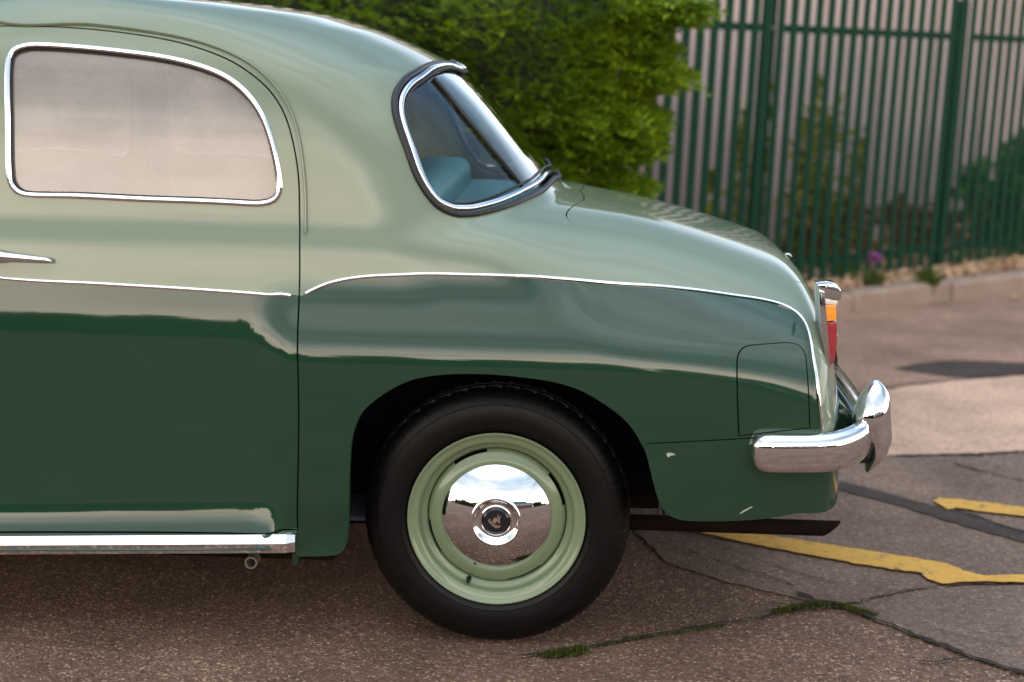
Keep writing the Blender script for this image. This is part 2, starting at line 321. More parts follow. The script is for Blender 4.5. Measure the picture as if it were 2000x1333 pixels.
def resample(pts, step=.012, closed=True, smooth=True):
    pts = [np.array(p, float) for p in pts]; n = len(pts); out = []
    rng_ = range(n if closed else n-1)
    for i in rng_:
        p1, p2 = pts[i], pts[(i+1) % n]; p0 = pts[i-1] if (closed or i > 0) else p1; p3 = pts[(i+2) % n] if (closed or i+2 < n) else p2
        L = np.linalg.norm(p2-p1); k = max(1, int(round(L/step)))
        # centripetal tangents; corners marked by repeating a point stay sharp
        l0, l2 = np.linalg.norm(p1-p0), np.linalg.norm(p3-p2)
        m1 = (p2-p0)*(L/(L+l0+1e-9)) if l0 > 1e-6 else (p2-p1); m2 = (p3-p1)*(L/(L+l2+1e-9)) if l2 > 1e-6 else (p2-p1)
        if L < 1e-6: continue
        for j in range(k):
            t = j/k
            out.append((2*t**3-3*t*t+1)*p1+(t**3-2*t*t+t)*m1+(-2*t**3+3*t*t)*p2+(t**3-t*t)*m2 if smooth else p1*(1-t)+p2*t)
    if not closed: out.append(pts[-1])
    return np.array(out)
def path(pxs, closed=True, step=.012, smooth=True): return resample([hit(*p) for p in pxs], step, closed, smooth)
def inside(pts, poly):
    x, y = pts[:, 0], pts[:, 1]; c = np.zeros(len(pts), bool); px, py = poly[:, 0], poly[:, 1]; qx, qy = np.roll(px, -1), np.roll(py, -1)
    for a, b, cc, d in zip(px, py, qx, qy):
        if b == d: continue
        k = ((b > y) != (d > y)) & (x < (cc-a)*(y-b)/(d-b)+a); c ^= k
    return c
def offset(poly, d):
    """positive d shrinks a closed loop"""
    nx = np.roll(poly, -1, 0)-np.roll(poly, 1, 0); n = np.stack([-nx[:, 1], nx[:, 0]], 1); n /= np.linalg.norm(n, axis=1, keepdims=True)+1e-9
    A = .5*np.sum(poly[:, 0]*np.roll(poly[:, 1], -1)-np.roll(poly[:, 0], -1)*poly[:, 1]); return poly+n*d*(1 if A > 0 else -1)
def dist_poly(pts, poly):
    d = np.full(len(pts), 9.)
    for q in poly: d = np.minimum(d, np.hypot(pts[:, 0]-q[0], pts[:, 1]-q[1]))
    return d
DARK = None
def panel(name, outer, holes=(), mats=None, parent=None, sp=.02, both=False, inset=0., two=True, lip=.012, far_only=False, label=None, near=True):
    allh = list(holes)
    lo, hi = outer.min(0), outer.max(0); hi[1] = min(hi[1], 2.0)
    gu = np.arange(lo[0]+sp*.5, hi[0], sp); gv = np.arange(max(lo[1], 0)+sp*.5, hi[1], sp); G = np.stack(np.meshgrid(gu, gv), -1).reshape(-1, 2)
    # coarser far from the frame
    keep = (G[:, 0] > -1.6) | ((np.round((G[:, 0]-lo[0])/sp).astype(int) % 2 == 0) & (np.round((G[:, 1])/sp).astype(int) % 2 == 0)); G = G[keep]
    G = G[inside(G, outer)]
    for h in allh: G = G[~inside(G, h)]
    loops = [outer]+allh; cons = list(loops)
    if two and DARK is not None: cons = cons+[DARK]
    for lp in cons: G = G[dist_poly(G, lp) > sp*.42]
    verts = [Vector(g) for g in G]; edges = []
    for lp in loops:
        b = len(verts); verts += [Vector(q) for q in lp]; n = len(lp); edges += [(b+i, b+(i+1) % n) for i in range(n)]
    if two and DARK is not None:
        L = DLINE; sel = [(lo[0]-.05 < q[0] < hi[0]+.05 and lo[1]-.05 < q[1] < hi[1]+.05) for q in L]; b = len(verts); verts += [Vector(q) for q in L]
        edges += [(b+i, b+i+1) for i in range(len(L)-1) if sel[i] and sel[i+1]]
    # centreline constraint
    b = len(verts); cl = np.arange(UBEG, UEND+.001, .03); verts += [Vector((c, 2.0)) for c in cl]; edges += [(b+i, b+i+1) for i in range(len(cl)-1)]
    v, e, f, *_ = delaunay_2d_cdt(verts, edges, [], 0, 1e-6)
    v = np.array([tuple(q) for q in v]); f = [t for t in f]; f = np.array([t for t in f if len(t) == 3])
    c = v[f].mean(1); k = inside(c, outer) & (c[:, 1] < 2.0) & (c[:, 0] > UBEG) & (c[:, 0] < UEND) & (c[:, 1] > 0)
    for h in allh: k &= ~inside(c, h)
    f = f[k]; c = c[k]
    a = v[f]; area = (a[:, 1, 0]-a[:, 0, 0])*(a[:, 2, 1]-a[:, 0, 1])-(a[:, 1, 1]-a[:, 0, 1])*(a[:, 2, 0]-a[:, 0, 0]); f = np.where((area < 0)[:, None], f[:, ::-1], f)
    mi = inside(c, DARK).astype(int) if (two and DARK is not None) else np.zeros(len(f), int)
    used = np.unique(f); rm = -np.ones(len(v), int); rm[used] = np.arange(len(used)); v = v[used]; f = rm[f]
    p, n = surf(v); onc = v[:, 1] > 1.9999; p[onc, 1] = 0; n[onc, 1] = 0
    if inset: p = p-n*inset
    P, NN, FF, MI = list(p), list(n), [tuple(t) for t in f], list(mi)
    if lip:
        ed = {}
        for t, m_ in zip(f, mi):
            for i in range(3): ed[(t[i], t[(i+1) % 3])] = m_
        bd = [(a_, b_, m_) for (a_, b_), m_ in ed.items() if (b_, a_) not in ed and not (onc[a_] and onc[b_])]
        outd = {}
        for a_, b_, m_ in bd:
            t = p[b_]-p[a_]; o = np.cross(t, n[a_]); o = o/(np.linalg.norm(o)+1e-12)
            for q in (a_, b_): outd[q] = outd.get(q, 0)+o
        idx = {}
        for q, o in outd.items():
            o = o/(np.linalg.norm(o)+1e-12); idx[q] = len(P)
            P.append(p[q]); NN.append(nrm(n[q]*.55+o*.8)); P.append(p[q]-n[q]*.002+o*.0008); NN.append(o); P.append(p[q]-n[q]*lip+o*.0008); NN.append(o)
        for a_, b_, m_ in bd:
            i, j = idx[a_], idx[b_]
            for r in (0, 1): FF.append((i+r, i+r+1, j+r+1, j+r)); MI.append(m_)
    P = np.array(P); NN = np.array(NN); obs = []
    Pm = P*[1, -1, 1]; Nm = NN*[1, -1, 1]; Fm = [t[::-1] for t in FF]
    if both:
        P2 = np.concatenate([P, Pm]); N2 = np.concatenate([NN, Nm]); F2 = FF+[tuple(i+len(P) for i in t) for t in Fm]
        obs.append(mesh_obj(name, P2, F2, mats, parent, True, MI+MI, N2))
    else:
        if near: obs.append(mesh_obj(name, P, FF, mats, parent, True, MI, NN))
        par2 = far_only if far_only else None
        if par2 is not None: obs.append(mesh_obj(name, Pm, Fm, mats, par2, True, MI, Nm))
    if label:
        for o in obs: o['label'] = label
    return obs
def sweep_pn(p, n, hw_, hh, lift=0., closed=False, seg=8, dome=True):
    m = len(p); t = (np.roll(p, -1, 0)-np.roll(p, 1, 0)) if closed else np.gradient(p, axis=0)
    t /= np.linalg.norm(t, axis=1, keepdims=True)+1e-12; s = np.cross(n, t); s /= np.linalg.norm(s, axis=1, keepdims=True)+1e-12
    V = []; 
    for k in range(seg):
        a = 2*math.pi*k/seg+math.pi/seg; V.append(p+s*hw_*math.cos(a)+n*(hh*math.sin(a)+lift))
    V = np.stack(V, 1).reshape(-1, 3); Fc = []
    for i in range(m if closed else m-1):
        for k in range(seg):
            j = (i+1) % m; q = (k+1) % seg; Fc.append((i*seg+k, i*seg+q, j*seg+q, j*seg+k))
    if not closed: Fc += [tuple(range(seg))[::-1], tuple((m-1)*seg+k for k in range(seg))]
    return V, Fc
def strip(name, uv, hw_, hh, mt, parent, lift=0., closed=False, far=None, seg=8, mirror_close=False):
    p, n = surf(uv)
    if mirror_close:
        p[0, 1] = p[-1, 1] = 0; n[0, 1] = n[-1, 1] = 0; n /= np.linalg.norm(n, axis=1, keepdims=True)
        p = np.concatenate([p, (p*[1, -1, 1])[::-1][1:-1]]); n = np.concatenate([n, (n*[1, -1, 1])[::-1][1:-1]]); closed = True
    V, Fc = sweep_pn(p, n, hw_, hh, lift, closed, seg); out = []
    mb = MB(); mb.add(V, Fc); out.append(mb.build(name, mt, parent, smooth=True))
    if far is not None:
        mb = MB(); mb.add(V*[1, -1, 1], Fc); out.append(mb.build(name, mt, far, smooth=True))
    return out
# ------------------------------------------------------------------ outlines on the body (from the photo)
MOULD_D = [(-700, 500), (-300, 525), (0, 543), (200, 555), (400, 567), (578, 580)]
MOULD_W = [(590, 578), (612, 566), (645, 553), (695, 543), (780, 537.5), (870, 536), (1000, 539.5), (1100, 545.5), (1250, 557), (1350, 566), (1430, 577), (1490, 586), (1528, 596), (1555, 611), (1572, 631), (1581, 655), (1589, 705), (1598, 770), (1605, 838)]
m1 = path(MOULD_D, False); m2 = path(MOULD_W, False)
front = np.array([[UBEG-.1, m1[0, 1]-.02], [-2.6, m1[0, 1]+.0]])
DLINE = resample(np.concatenate([front, m1[::8], m2[::4], m2[-1:], [[m2[-1, 0]+.001, -.2]]]), .012, False, False)
DARK = np.concatenate([DLINE, [[UBEG-.1, -.2]]])
DOOR = [(-25, 50), (-25, 50), (0, 50), (180, 56), (315, 74), (387, 92), (450, 117), (495, 146), (531, 180), (558, 225), (576, 288), (585, 351), (587, 427), (587, 500), (586, 580), (585, 800), (583, 1037), (583, 1037), (-25, 1042), (-25, 1042)]
door = path(DOOR)
WIN = [(17, 115), (26, 99), (44, 91), (70, 88), (150, 92.5), (240, 101.5), (330, 114.5), (400, 133), (448, 155), (487, 189), (516, 234), (535, 292), (546, 351), (545, 376), (535, 391), (513, 398), (480, 398), (300, 390.5), (150, 383.5), (52, 381), (30, 371), (19, 348), (16, 230)]
win = path(WIN)
WINO = path([(x+(5 if x > 280 else -5)*0, y) for x, y in WIN])
# front door and its window, off the frame to the left
fd = resample([uv_xz(*q) for q in [(-1.33, 1.57), (-1.33, 1.57), (-1.55, 1.555), (-1.75, 1.47), (-1.92, 1.32), (-2.05, 1.12), (-2.16, .98), (-2.18, .7), (-2.18, .3), (-2.18, .3), (-1.33, .275), (-1.33, .275)]], .02)
fw = resample([uv_xz(*q) for q in [(-1.38, 1.50), (-1.56, 1.485), (-1.72, 1.40), (-1.87, 1.24), (-1.93, 1.14), (-1.88, 1.11), (-1.42, 1.12), (-1.37, 1.15)]], .02)
SEAL_OUT = [(886, 132), (871, 126), (842, 128), (814, 141), (788, 159), (772, 185), (770, 214), (778, 248), (794, 291), (814, 345), (834, 379), (854, 402), (877, 415), (899, 420), (937, 417), (985, 404), (1028, 387), (1062, 370), (1078, 358)]
_so = [hit(*p) for p in SEAL_OUT]
def cl_uv(x): return (float(uofx(x)), 2.0)
xt = atY(899, 150, -.05)[0]-.030; xb = atY(1085, 352, -.05)[0]+.008
rw_half = resample([cl_uv(xt), (_so[0][0]+.002, (_so[0][1]+2)/2)]+_so[1:-1]+[(_so[-1][0]+.006, _so[-1][1]+.10), cl_uv(xb)], .012, False)
rw_loop = np.concatenate([rw_half, [[rw_half[-1, 0], 2.2], [rw_half[0, 0], 2.2]]])
wsl = resample([cl_uv(-1.66), uv_xz(-1.66, 1.57), uv_xz(-1.80, 1.42), uv_xz(-1.98, 1.22), uv_xz(-2.10, 1.17), cl_uv(-2.13)], .02, False)
ws_loop = np.concatenate([wsl, [[wsl[-1, 0], 2.2], [wsl[0, 0], 2.2]]])
BOOT = [(1139, 389), (1120, 401), (1107, 413), (1106, 424), (1120, 436), (1165, 448), (1220, 457), (1316, 474), (1412, 498), (1489, 524), (1556, 551), (1584, 566)]
_b = [hit(*p) for p in BOOT]
_be = _b[-1]
boot_half = resample([cl_uv(atY(1139, 386, -.2)[0]-.01)]+_b+[uv_xz(XE-.012, .86), uv_xz(XE-.006, .78), uv_xz(XE-.004, .62), (UEND-.002, uv_xz(XE-.004, .62)[1]), (UEND-.002, 2.0)], .012, False)
boot_loop = np.concatenate([boot_half, [[boot_half[-1, 0], 2.2], [boot_half[0, 0], 2.2]]])
FLAP = [(1442, 853), (1442, 853), (1439, 780), (1438, 710), (1442, 689), (1456, 676), (1500, 671), (1542, 669), (1562, 675), (1573, 690), (1577, 720), (1581, 780), (1583, 838), (1583, 838)]
flap = path(FLAP)
ARCH = [(1262, 890), (1247, 854), (1222, 821), (1184, 791), (1134, 762), (1079, 745), (1008, 735), (940, 730), (869, 731), (806, 741), (764, 760), (730, 783), (705, 808), (689, 848), (683, 900), (681, 980), (680, 1030), (676, 1062), (664, 1080), (640, 1085), (588, 1086)]
_arch = [hit(*p) for p in ARCH]; _ar = resample(_arch, .012, False)
SEAM = [(1255, 866), (1340, 862), (1443, 856.5), (1540, 850), (1600, 846), (1627, 843)]
_sm = path(SEAM, False)
zse = float(surf(_sm[-1:])[0][0, 2])
def zline(x0, x1, z, st=.03): return np.array([uv_xz(x, z) for x in np.arange(x0, x1, st*np.sign(x1-x0))])
fa = []   # front arch
for k in range(0, 19):
    a = math.pi*(k/18); fa.append(uv_xz(-2.81-.39*math.cos(a), .34+.39*math.sin(a)))
_zb = atY(580, 1070, -.86)[2]; bot = np.array([uv_xz(x, max(.2, _zb+.037*(x+.5))) for x in (-.52, -.56, -1.0, -1.6, -2.2, -2.40)])
_fr = resample([uv_xz(-2.42, .245)]+fa[::-1]+[uv_xz(-3.2, .25)], .02, False, False)
rear_up = np.array([uv_xz(XE-d, zse) for d in (.012, .006, .002, .0004)])
shell_out = np.concatenate([_sm[::-1][:-1], _ar[2:], [uv_xz(-.495, hw(1086)+.035)], bot, _fr, [uv_xz(-3.45, .25), uv_xz(XF+.02, .25), (UBEG+.005, .3), (UBEG+.005, 2.1), (UEND-.0006, 2.1), (UEND-.0006, rear_up[-1, 1])], rear_up[::-1]])
VAL = [(1255, 868), (1264, 893), (1272, 925), (1281, 960), (1291, 988), (1303, 1004), (1322, 1014), (1345, 1018), (1430, 1018), (1500, 1013), (1555, 1003), (1590, 990), (1612, 972), (1622, 955)]
_v = path(VAL[:11], False); _zv = float(surf(_v[-1:])[0][0, 2]); _xv = float(surf(_v[-1:])[0][0, 0])
_v = np.concatenate([_v, [uv_xz(x, _zv) for x in np.linspace(_xv, XE-.0002, 24)[1:]]])
# the valance: from the seam down
_seam_lo = _sm-[0, .004]
val_out = np.concatenate([_v, [[UEND-.0006, float(_v[-1, 1])+.01], [UEND-.0006, float(rear_up[-1, 1])-.005]], (rear_up-[0, .004])[::-1], _seam_lo[::-1]])
# ------------------------------------------------------------------ the car
car = empty('parked_car')
tag(car, 'two tone green vintage saloon car with chrome bumper, parked on cracked tarmac', 'car')
PM = [M['light'], M['dark']]
body = panel('body', shell_out, [door, fd, rw_loop, ws_loop, boot_loop, flap], PM, car, .016, both=True)[0]
valance = panel('rear_valance', val_out, [], M['dark'], car, .022, both=True, two=False)[0]
boot = panel('boot_lid', offset(boot_loop, .004), [], PM, car, .013, both=True, two=False)[0]
fl = panel('fuel_flap', offset(flap, .0038), [], PM, car, .02, inset=-.0004)[0]
d_far_holder = []
doors = panel('door', offset(door, .0045), [win], PM, car, .02, far_only=car); dn, dfar = doors
fds = panel('door', offset(fd, .0035), [fw], PM, car, .03, far_only=car)
# seams seen in the gaps: a dark backing set behind each opening
panel('door_shut', offset(door, -.02), [offset(door, .06)], M['black'], car, .03, inset=.016, two=False, lip=0, far_only=car)
panel('boot_shut', offset(boot_loop, -.015), [offset(boot_loop, .05)], M['black'], car, .03, both=True, inset=.014, two=False, lip=0)
panel('flap_recess', offset(flap, -.015), [], M['black'], car, .03, inset=.014, two=False, lip=0)
# glass, surrounds
def g_side(loop, pd, pf):
    gs = panel('window_glass', offset(loop, .003), [], M['glass'], pd, .03, inset=.011, two=False, lip=0, far_only=pf)
    strip('window_frame', loop, .0072, .006, M['chrome'], gs[0], lift=.001, closed=True); mbx = None
    V, Fc = sweep_pn(*[q*[1, -1, 1] for q in surf(loop)], .0072, .006, .001, True); mb = MB(); mb.add(V, Fc); mb.build('window_frame', M['chrome'], gs[1], smooth=True)
    inn = offset(loop, .008)
    for s_, g_ in ((1, gs[0]), (-1, gs[1])):
        p, n = surf(inn); V, Fc = sweep_pn(p*[1, s_, 1], n*[1, s_, 1], .0022, .004, -.006, True); mb = MB(); mb.add(V, Fc); mb.build('rubber_channel', M['rubber'], g_, smooth=True)
g_side(win, car, car); g_side(fw, car, car)
# recessed border pressed round the door window: a thin shadow groove outside the bright frame
bd = MB()
rwi = offset(rw_loop, .010)
rg = panel('rear_window', rwi, [], M['glass_rear'], car, .02, both=True, inset=.008, two=False, lip=0)[0]
def half_off(h, d):
    nx = np.gradient(h, axis=0); n = np.stack([-nx[:, 1], nx[:, 0]], 1); n /= np.linalg.norm(n, axis=1, keepdims=True)+1e-9; r = h+n*d; r[0, 1] = r[-1, 1] = 2.0; r[:, 1] = np.minimum(r[:, 1], 2.0); return r
strip('rubber_seal', rw_half, .0085, .0085, M['rubber'], rg, lift=.002, mirror_close=True, seg=10)
strip('chrome_trim', half_off(rw_half, .0150), .0080, .0065, M['chrome'], rg, lift=.004, mirror_close=True, seg=10)
strip('inner_rubber', half_off(rw_half, .025), .0035, .004, M['rubber'], rg, lift=0, mirror_close=True)
bar = path([(849, 152), (905, 219), (965, 293), (1022, 364)], False)
for s_ in (1, -1):
    p, n = surf(bar); V, Fc = sweep_pn(p*[1, s_, 1], n*[1, s_, 1], .0048, .006, -.003, False); mb = MB(); mb.add(V, Fc); mb.build('glazing_bar', M['rubber'], rg, smooth=True)
wg_ = panel('windscreen', ws_loop, [], M['glass_rear'], car, .04, both=True, inset=.008, two=False, lip=0)[0]
strip('rubber_seal', wsl, .014, .009, M['rubber'], wg_, lift=.002, mirror_close=True)
# headlining: the inner skin of the cabin
cab = resample([uv_xz(-2.1, 1.08), uv_xz(.10, 1.08), (float(uofx(.10)), 2.1), (float(uofx(-2.1)), 2.1)], .03, True, False)
panel('headlining', cab, [offset(win, -.02), offset(fw, -.02), offset(rw_loop, -.02), offset(ws_loop, -.02)], M['liner'], car, .03, both=True, inset=.028, two=False, lip=0)
# mouldings
strip('moulding', m1[m1[:, 0] > -1.32][:-1], .0042, .0035, M['chrome'], dn, lift=.002)
strip('moulding', m1[(m1[:, 0] < -1.345) & (m1[:, 0] > -2.17)], .0042, .0035, M['chrome'], fds[0], lift=.002)
strip('moulding', m2[1:], .0042, .0035, M['chrome'], body, lift=.002)
rail = path([(-300, 36), (0, 44), (180, 49), (320, 67), (395, 84), (460, 109), (505, 137), (542, 174), (571, 224), (587, 285), (595, 350), (597.5, 400), (597, 456)], False)
strip('drip_rail', rail, .0042, .006, M['light'], body, lift=.003)
# door handle
hd = MB(); HP = [(-95, 500, .014, .0), (-60, 499, .018, .014), (-20, 499, .018, .026), (0, 501, .0165, .028), (18, 503, .0125, .028), (50, 505.5, .0105, .026), (80, 508, .0085, .023), (97, 509.5, .0078, .019), (105, 511, .004, .015)]
secs = []
for x, y, r, h in HP:
    uvp = hit(x, y); p, n = surf([uvp]); c = p[0]+n[0]*(h+.002); secs.append([c+n[0]*r*.75*math.cos(a)+np.array([0, 0, 1.])*r*math.sin(a) for a in np.linspace(0, 2*math.pi, 12, endpoint=False)])
hd.loft(secs); hd.build('handle', M['chrome'], dn, smooth=True)
hb = MB(); uvp = hit(3, 502); p, n = surf([uvp]); hb.tube([p[0]-n[0]*.004, p[0]+n[0]*.014], [.011, .009], 16); hb.build('handle_boss', M['chrome'], dn, smooth=True)
# sill strip (two bright facets, mitred end)
x0, x1 = -2.15, atY(580, 1058, -.84)[0]
zt, zm_, zb_ = atY(580, 1038.5, -.838)[2], atY(580, 1060.5, -.868)[2], atY(580, 1077, -.86)[2]
slp = (atY(0, 1042, -.838)[2]-zt)/(atY(0, 1042, -.838)[0]-x1)
def zs_(z, x): return z+slp*(x-x1)
WS_ = float(Wf(np.array([-1.]), np.array([.29]))[0])+.001; print('WS', WS_)
ss = MB(); secs = []
for x, ins in ((x0, 0), (x1-.022, 0), (x1-.0005, .9)):
    t_ = ins; secs.append([(x, -.80, zs_(zt, x)), (x, -WS_, zs_(zt, x)), (x, -WS_-.014*(1-t_), zs_(zm_, x)), (x, -WS_-.011*(1-t_), zs_(zb_, x)), (x, -.80, zs_(zb_, x))])
ss.loft(secs); o = ss.build('sill_strip', M['chrome'], car); autosmooth(o, 12)
ss2 = MB(); ss2.loft([[(a, -b, c) for a, b, c in q] for q in secs]); autosmooth(ss2.build('sill_strip', M['chrome'], car), 12)
# jacking bracket, small pipe, exhaust
jb = MB(); a = atY(571, 1077, -.80); b = atY(583, 1103, -.80); jb.box(a[0], b[0], -.805, -.74, b[2], a[2]+.02); jb.build('jacking_bracket', M['dark'], car, bevel=.001)
jp = MB(); c = atY(490, 1100, -.70); lathe(jp, [(.0122, -.05), (.0165, -.05), (.0165, 0), (.0155, .001), (.0132, .001), (.0122, 0), (.0122, -.05)], c, 24); jp.build('jack_tube', M['steel'], car, smooth=True)
ex = MB(); T1 = atY(1642, 1019, -.48); T2 = atY(1604, 1046, -.48); S1 = atY(1225, 1024, -.48); r = .0215; cz = (T1[2]+T2[2])/2
secs = []
for x, f_ in ((-.9, 0), (S1[0], 0), (T2[0]-.05, 0), (None, 1)):
    sec = []
    for k in range(20):
        an = 2*math.pi*k/20; z = cz+r*math.sin(an); xx = x if x is not None else T2[0]+(T1[0]-T2[0])*(math.sin(an)+1)/2; dz_ = 0 if f_ or x > 0 else -.012
        sec.append((xx, -.48+r*math.cos(an), z+dz_*1.0))
    secs.append(sec)
inner = [[(p[0]-.001, -.48+(p[1]+.48)*.86, cz+(p[2]-cz)*.86) for p in secs[3]], [(p[0]-.2, -.48+(p[1]+.48)*.86, cz+(p[2]-cz)*.86) for p in secs[3]]]
ex.loft(secs+inner, True, False); ex.build('exhaust_pipe', M['rust'], car, smooth=True)
# underbody
ub = MB(); ub.box(-2.35, -.44, -.655, .655, .178, .30); ub.box(-.42, .42, -.50, .50, .30, .40); ub.box(.40, .76, -.62, .62, .42, .50)
ub.box(-3.3, -2.35, -.50, .50, .25, .34); ub.tube([(0, -.60, .34), (0, .60, .34)], .045, 16); ub.tube([(-.35, 0, .32), (.12, 0, .33)], [.05, .11], 16)
ub.box(-.60, .10, -.46, -.41, .27, .33); ub.box(.05, .75, -.43, -.38, .33, .40)
ub.build('underbody', M['black'], car)
# inner wings: curved liners over each rear wheel
for s_ in (-1, 1):
    wl = MB(); secs = []
    for k in range(0, 20):
        a = math.pi*k/20; r_ = .44
        secs.append([(-.02+r_*math.cos(a), s_*.80, .34+r_*.94*math.sin(a)), (-.02+r_*math.cos(a), s_*.46, .34+r_*.94*math.sin(a))])
    wl.loft(secs, False, False); n_ = len(secs); V = [q[1] for q in secs]; wl.add(V+[(-.02, s_*.46, .34)], [(i, i+1, n_) for i in range(n_-1)])
    wl.build('wheel_arch_liner', M['black'], car, fix=False)
# returned edge of the near wheel arch
p, n = surf(_ar[3:]); V, Fc = sweep_pn(p-n*.006, n, .003, .008, 0, False); mb = MB(); mb.add(V, Fc); mb.build('arch_lip', M['dark'], body, smooth=True)
# body fill behind gaps: floor to sill inner panel
isl = MB(); isl.box(-2.2, -.52, -.765, -.75, .25, .9); isl.box(-2.2, -.52, .75, .765, .25, .9); isl.box(-.56, -.54, -.75, .75, .30, .95); isl.build('inner_panels', M['black'], car)
# ---- wheels
def wheel(cx, side, parent):
    CW = (cx, side*.700, .3410); sg = side
    w = empty('wheel', CW); w.parent = parent
    def off(mb, name, m, sm=True, par=w, ang=42):
        o = mesh_obj(name, np.array(mb.V)-np.array(CW), mb.F, m, par, True, mb.M); bm = bmesh.new(); bm.from_mesh(o.data); bmesh.ops.recalc_face_normals(bm, faces=bm.faces); bm.to_mesh(o.data); bm.free(); autosmooth(o, ang); return o
    R0 = .338; KT = .333/.338; KR = .972
    ty = MB(); prof = [(.222, .035), (.2245, .050), (.229, .058), (.236, .064), (.245, .0675), (.2455, .0685), (.247, .0685), (.2475, .0678), (.262, .0705), (.280, .0700), (.296, .0665), (.2965, .0675), (.299, .0672), (.2995, .0655), (.310, .0605), (.320, .054), (.3265, .047), (.3305, .038), (.3345, .028), (.3365, .0265), (.328, .0255), (.328, .0195), (.337, .0185), (.338, .006), (.338, .004), (.329, .003), (.329, -.003), (.338, -.004), (.338, -.0185), (.328, -.0195), (.328, -.0255), (.3365, -.0265), (.3305, -.045), (.316, -.060), (.28, -.070), (.245, -.067), (.222, -.045)]
    prof = [((.222+(r-.222)*(.3405-.2185)/(.338-.222)-.0035) if r < 1 else r, h) for r, h in prof]
    SEG = 576
    def rf(q, k):
        r, h = prof[q]
        if r > .311 and abs(h) > .005:
            if (k+int(h*900)) % 12 < 2: return -.0030 if r > .322 else -.0014
        return 0
    def squash(V):
        out = []
        for x, y, z in V:
            if z < .004: z = .004+(z-.004)*.0
            out.append((x, y, z))
        return out
    lathe(ty, prof, CW, SEG, sgn=-sg*-1 if False else sg, rf=rf)
    ty.V = [(x, y, max(z, .0025)) for x, y, z in ty.V]
    off(ty, 'tyre', M['tyre'], ang=30)
    # faint raised size marks moulded in the sidewall
    rim = MB(); rp = [(.2275, .058), (.2285, .0600), (.2325, .0640), (.2330, .0665), (.2315, .0688), (.2285, .0690), (.2260, .0672), (.2235, .0635), (.2185, .0612), (.2100, .0600), (.2050, .0570), (.2020, .0500), (.2010, .0400), (.1985, .0330), (.1930, .0300), (.1870, .0290), (.1835, .0250), (.1815, .0150), (.180, -.060)]
    rp = [(r*KR, h) for r, h in rp]; lathe(rim, rp, CW, 128, sgn=sg); off(rim, 'rim', M['wheel'])
    disc = MB(); dp = [(.1815, .0120), (.1808, .0225), (.1790, .0290), (.1750, .0335), (.1700, .0365), (.1630, .0400), (.1560, .0435), (.1480, .0450), (.1430, .0440), (.1390, .0400), (.1375, .0330), (.120, .0300), (.05, .030), (.0, .03)]
    dp = [(r*KR, h) for r, h in dp]
    def skip(i, j):
        a = (360*j/192) % 360
        if i > 4 or i < 1: return False
        return i in (0, 1, 2) and any(abs((a-s_+180) % 360-180) < 15 for s_ in (113, 26, 199, 296))
    lathe(disc, dp, CW, 192, sgn=sg, skip=skip); dsc = off(disc, 'wheel_disc', M['wheel'])
    bk = MB(); lathe(bk, [(.181, -.01), (.03, -.01)], CW, 48, sgn=sg); off(bk, 'brake_drum', M['black'])
    vs = MB(); a = math.radians(248); c = (CW[0]+.186*math.cos(a), CW[1]+sg*.030, CW[2]+.186*math.sin(a)); lathe(vs, [(.0, .026), (.0042, .026), (.0048, .022), (.0048, .010), (.0066, .006), (.0075, -.004)], c, 16, sgn=sg); off(vs, 'valve', M['rubber'])
    hc = MB(); cp = []
    for k in range(0, 25):
        r_ = .143*(1-k/24*.6); cp.append((r_, .048+math.sqrt(.2497**2-r_*r_)-.2047))
    rE = cp[-1][0]; hE = cp[-1][1]
    cp = [(.1375, .030), (.1405, .038), (.1425, .0445)]+cp
    cp = [q for q in cp if q[0] > .0655]+[(r, h-.0146) for r, h in [(.0655, .0988), (.0645, .1004), (.0625, .1010), (.0600, .1000), (.0560, .0955), (.0500, .0905), (.0430, .0880), (.0410, .0885), (.0402, .0905), (.0388, .0915), (.0374, .0908), (.0370, .0885)]]
    cp = [(r*KR, h) for r, h in cp]; lathe(hc, cp, CW, 160, sgn=sg); hub = off(hc, 'hubcap', M['chrome'], ang=60)
    bz = MB(); lathe(bz, [(r*KR, h-.0146) for r, h in [(.0372, .0880), (.0355, .0898), (.0300, .0915), (.0295, .0922), (.0285, .0922), (.028, .0915), (.015, .0925), (.0, .0928)]], CW, 64, sgn=sg); off(bz, 'badge_disc', M['black_gloss'], par=hub)
    if parent is car and side < 0:
        # badge figure: a small longship under sail
        def bpt(u, v): return (CW[0]+u, CW[1]+sg*.0785, CW[2]+v)
        bm_ = MB()
        def poly3(pts, m, h=.0025):
            a_ = [bpt(u, v) for u, v in pts]; b_ = [(x, y+sg*h, z) for x, y, z in a_]; bm_.loft([a_, b_], True, True, m)
        poly3([(-.0195, .0035), (-.016, .0065), (-.0135, .0045), (-.0155, .001), (-.008, -.006), (.002, -.0125), (.0085, -.0115), (.0125, -.0080), (.0125, -.0125), (.007, -.0175), (-.001, -.0175), (-.011, -.010), (-.018, -.003)], 1)
        poly3([(-.0085, .0015), (-.0055, .009), (.001, .0095), (.0045, .003), (.001, -.002), (-.005, -.003)], 0, .0045)
        poly3([(.003, .0105), (.0045, .018), (.0065, .0185), (.0075, .012), (.0125, .0145), (.0105, .008), (.011, -.002), (.007, -.0055), (.004, .002)], 1, .004)
        for q in range(5): poly3([(-.013+q*.0045, .000-q*.0032), (-.011+q*.0045, .002-q*.0032), (-.0095+q*.0045, .000-q*.0032), (-.0115+q*.0045, -.0025-q*.0032)], 0, .0035)
        off(bm_, 'badge_figure', [M['brass'], M['chrome_worn']], par=hub, ang=20)
    return w
WX = -.006
for cx, sd in ((WX, -1), (WX, 1), (-2.81, -1), (-2.81, 1)): wheel(cx, sd, car)
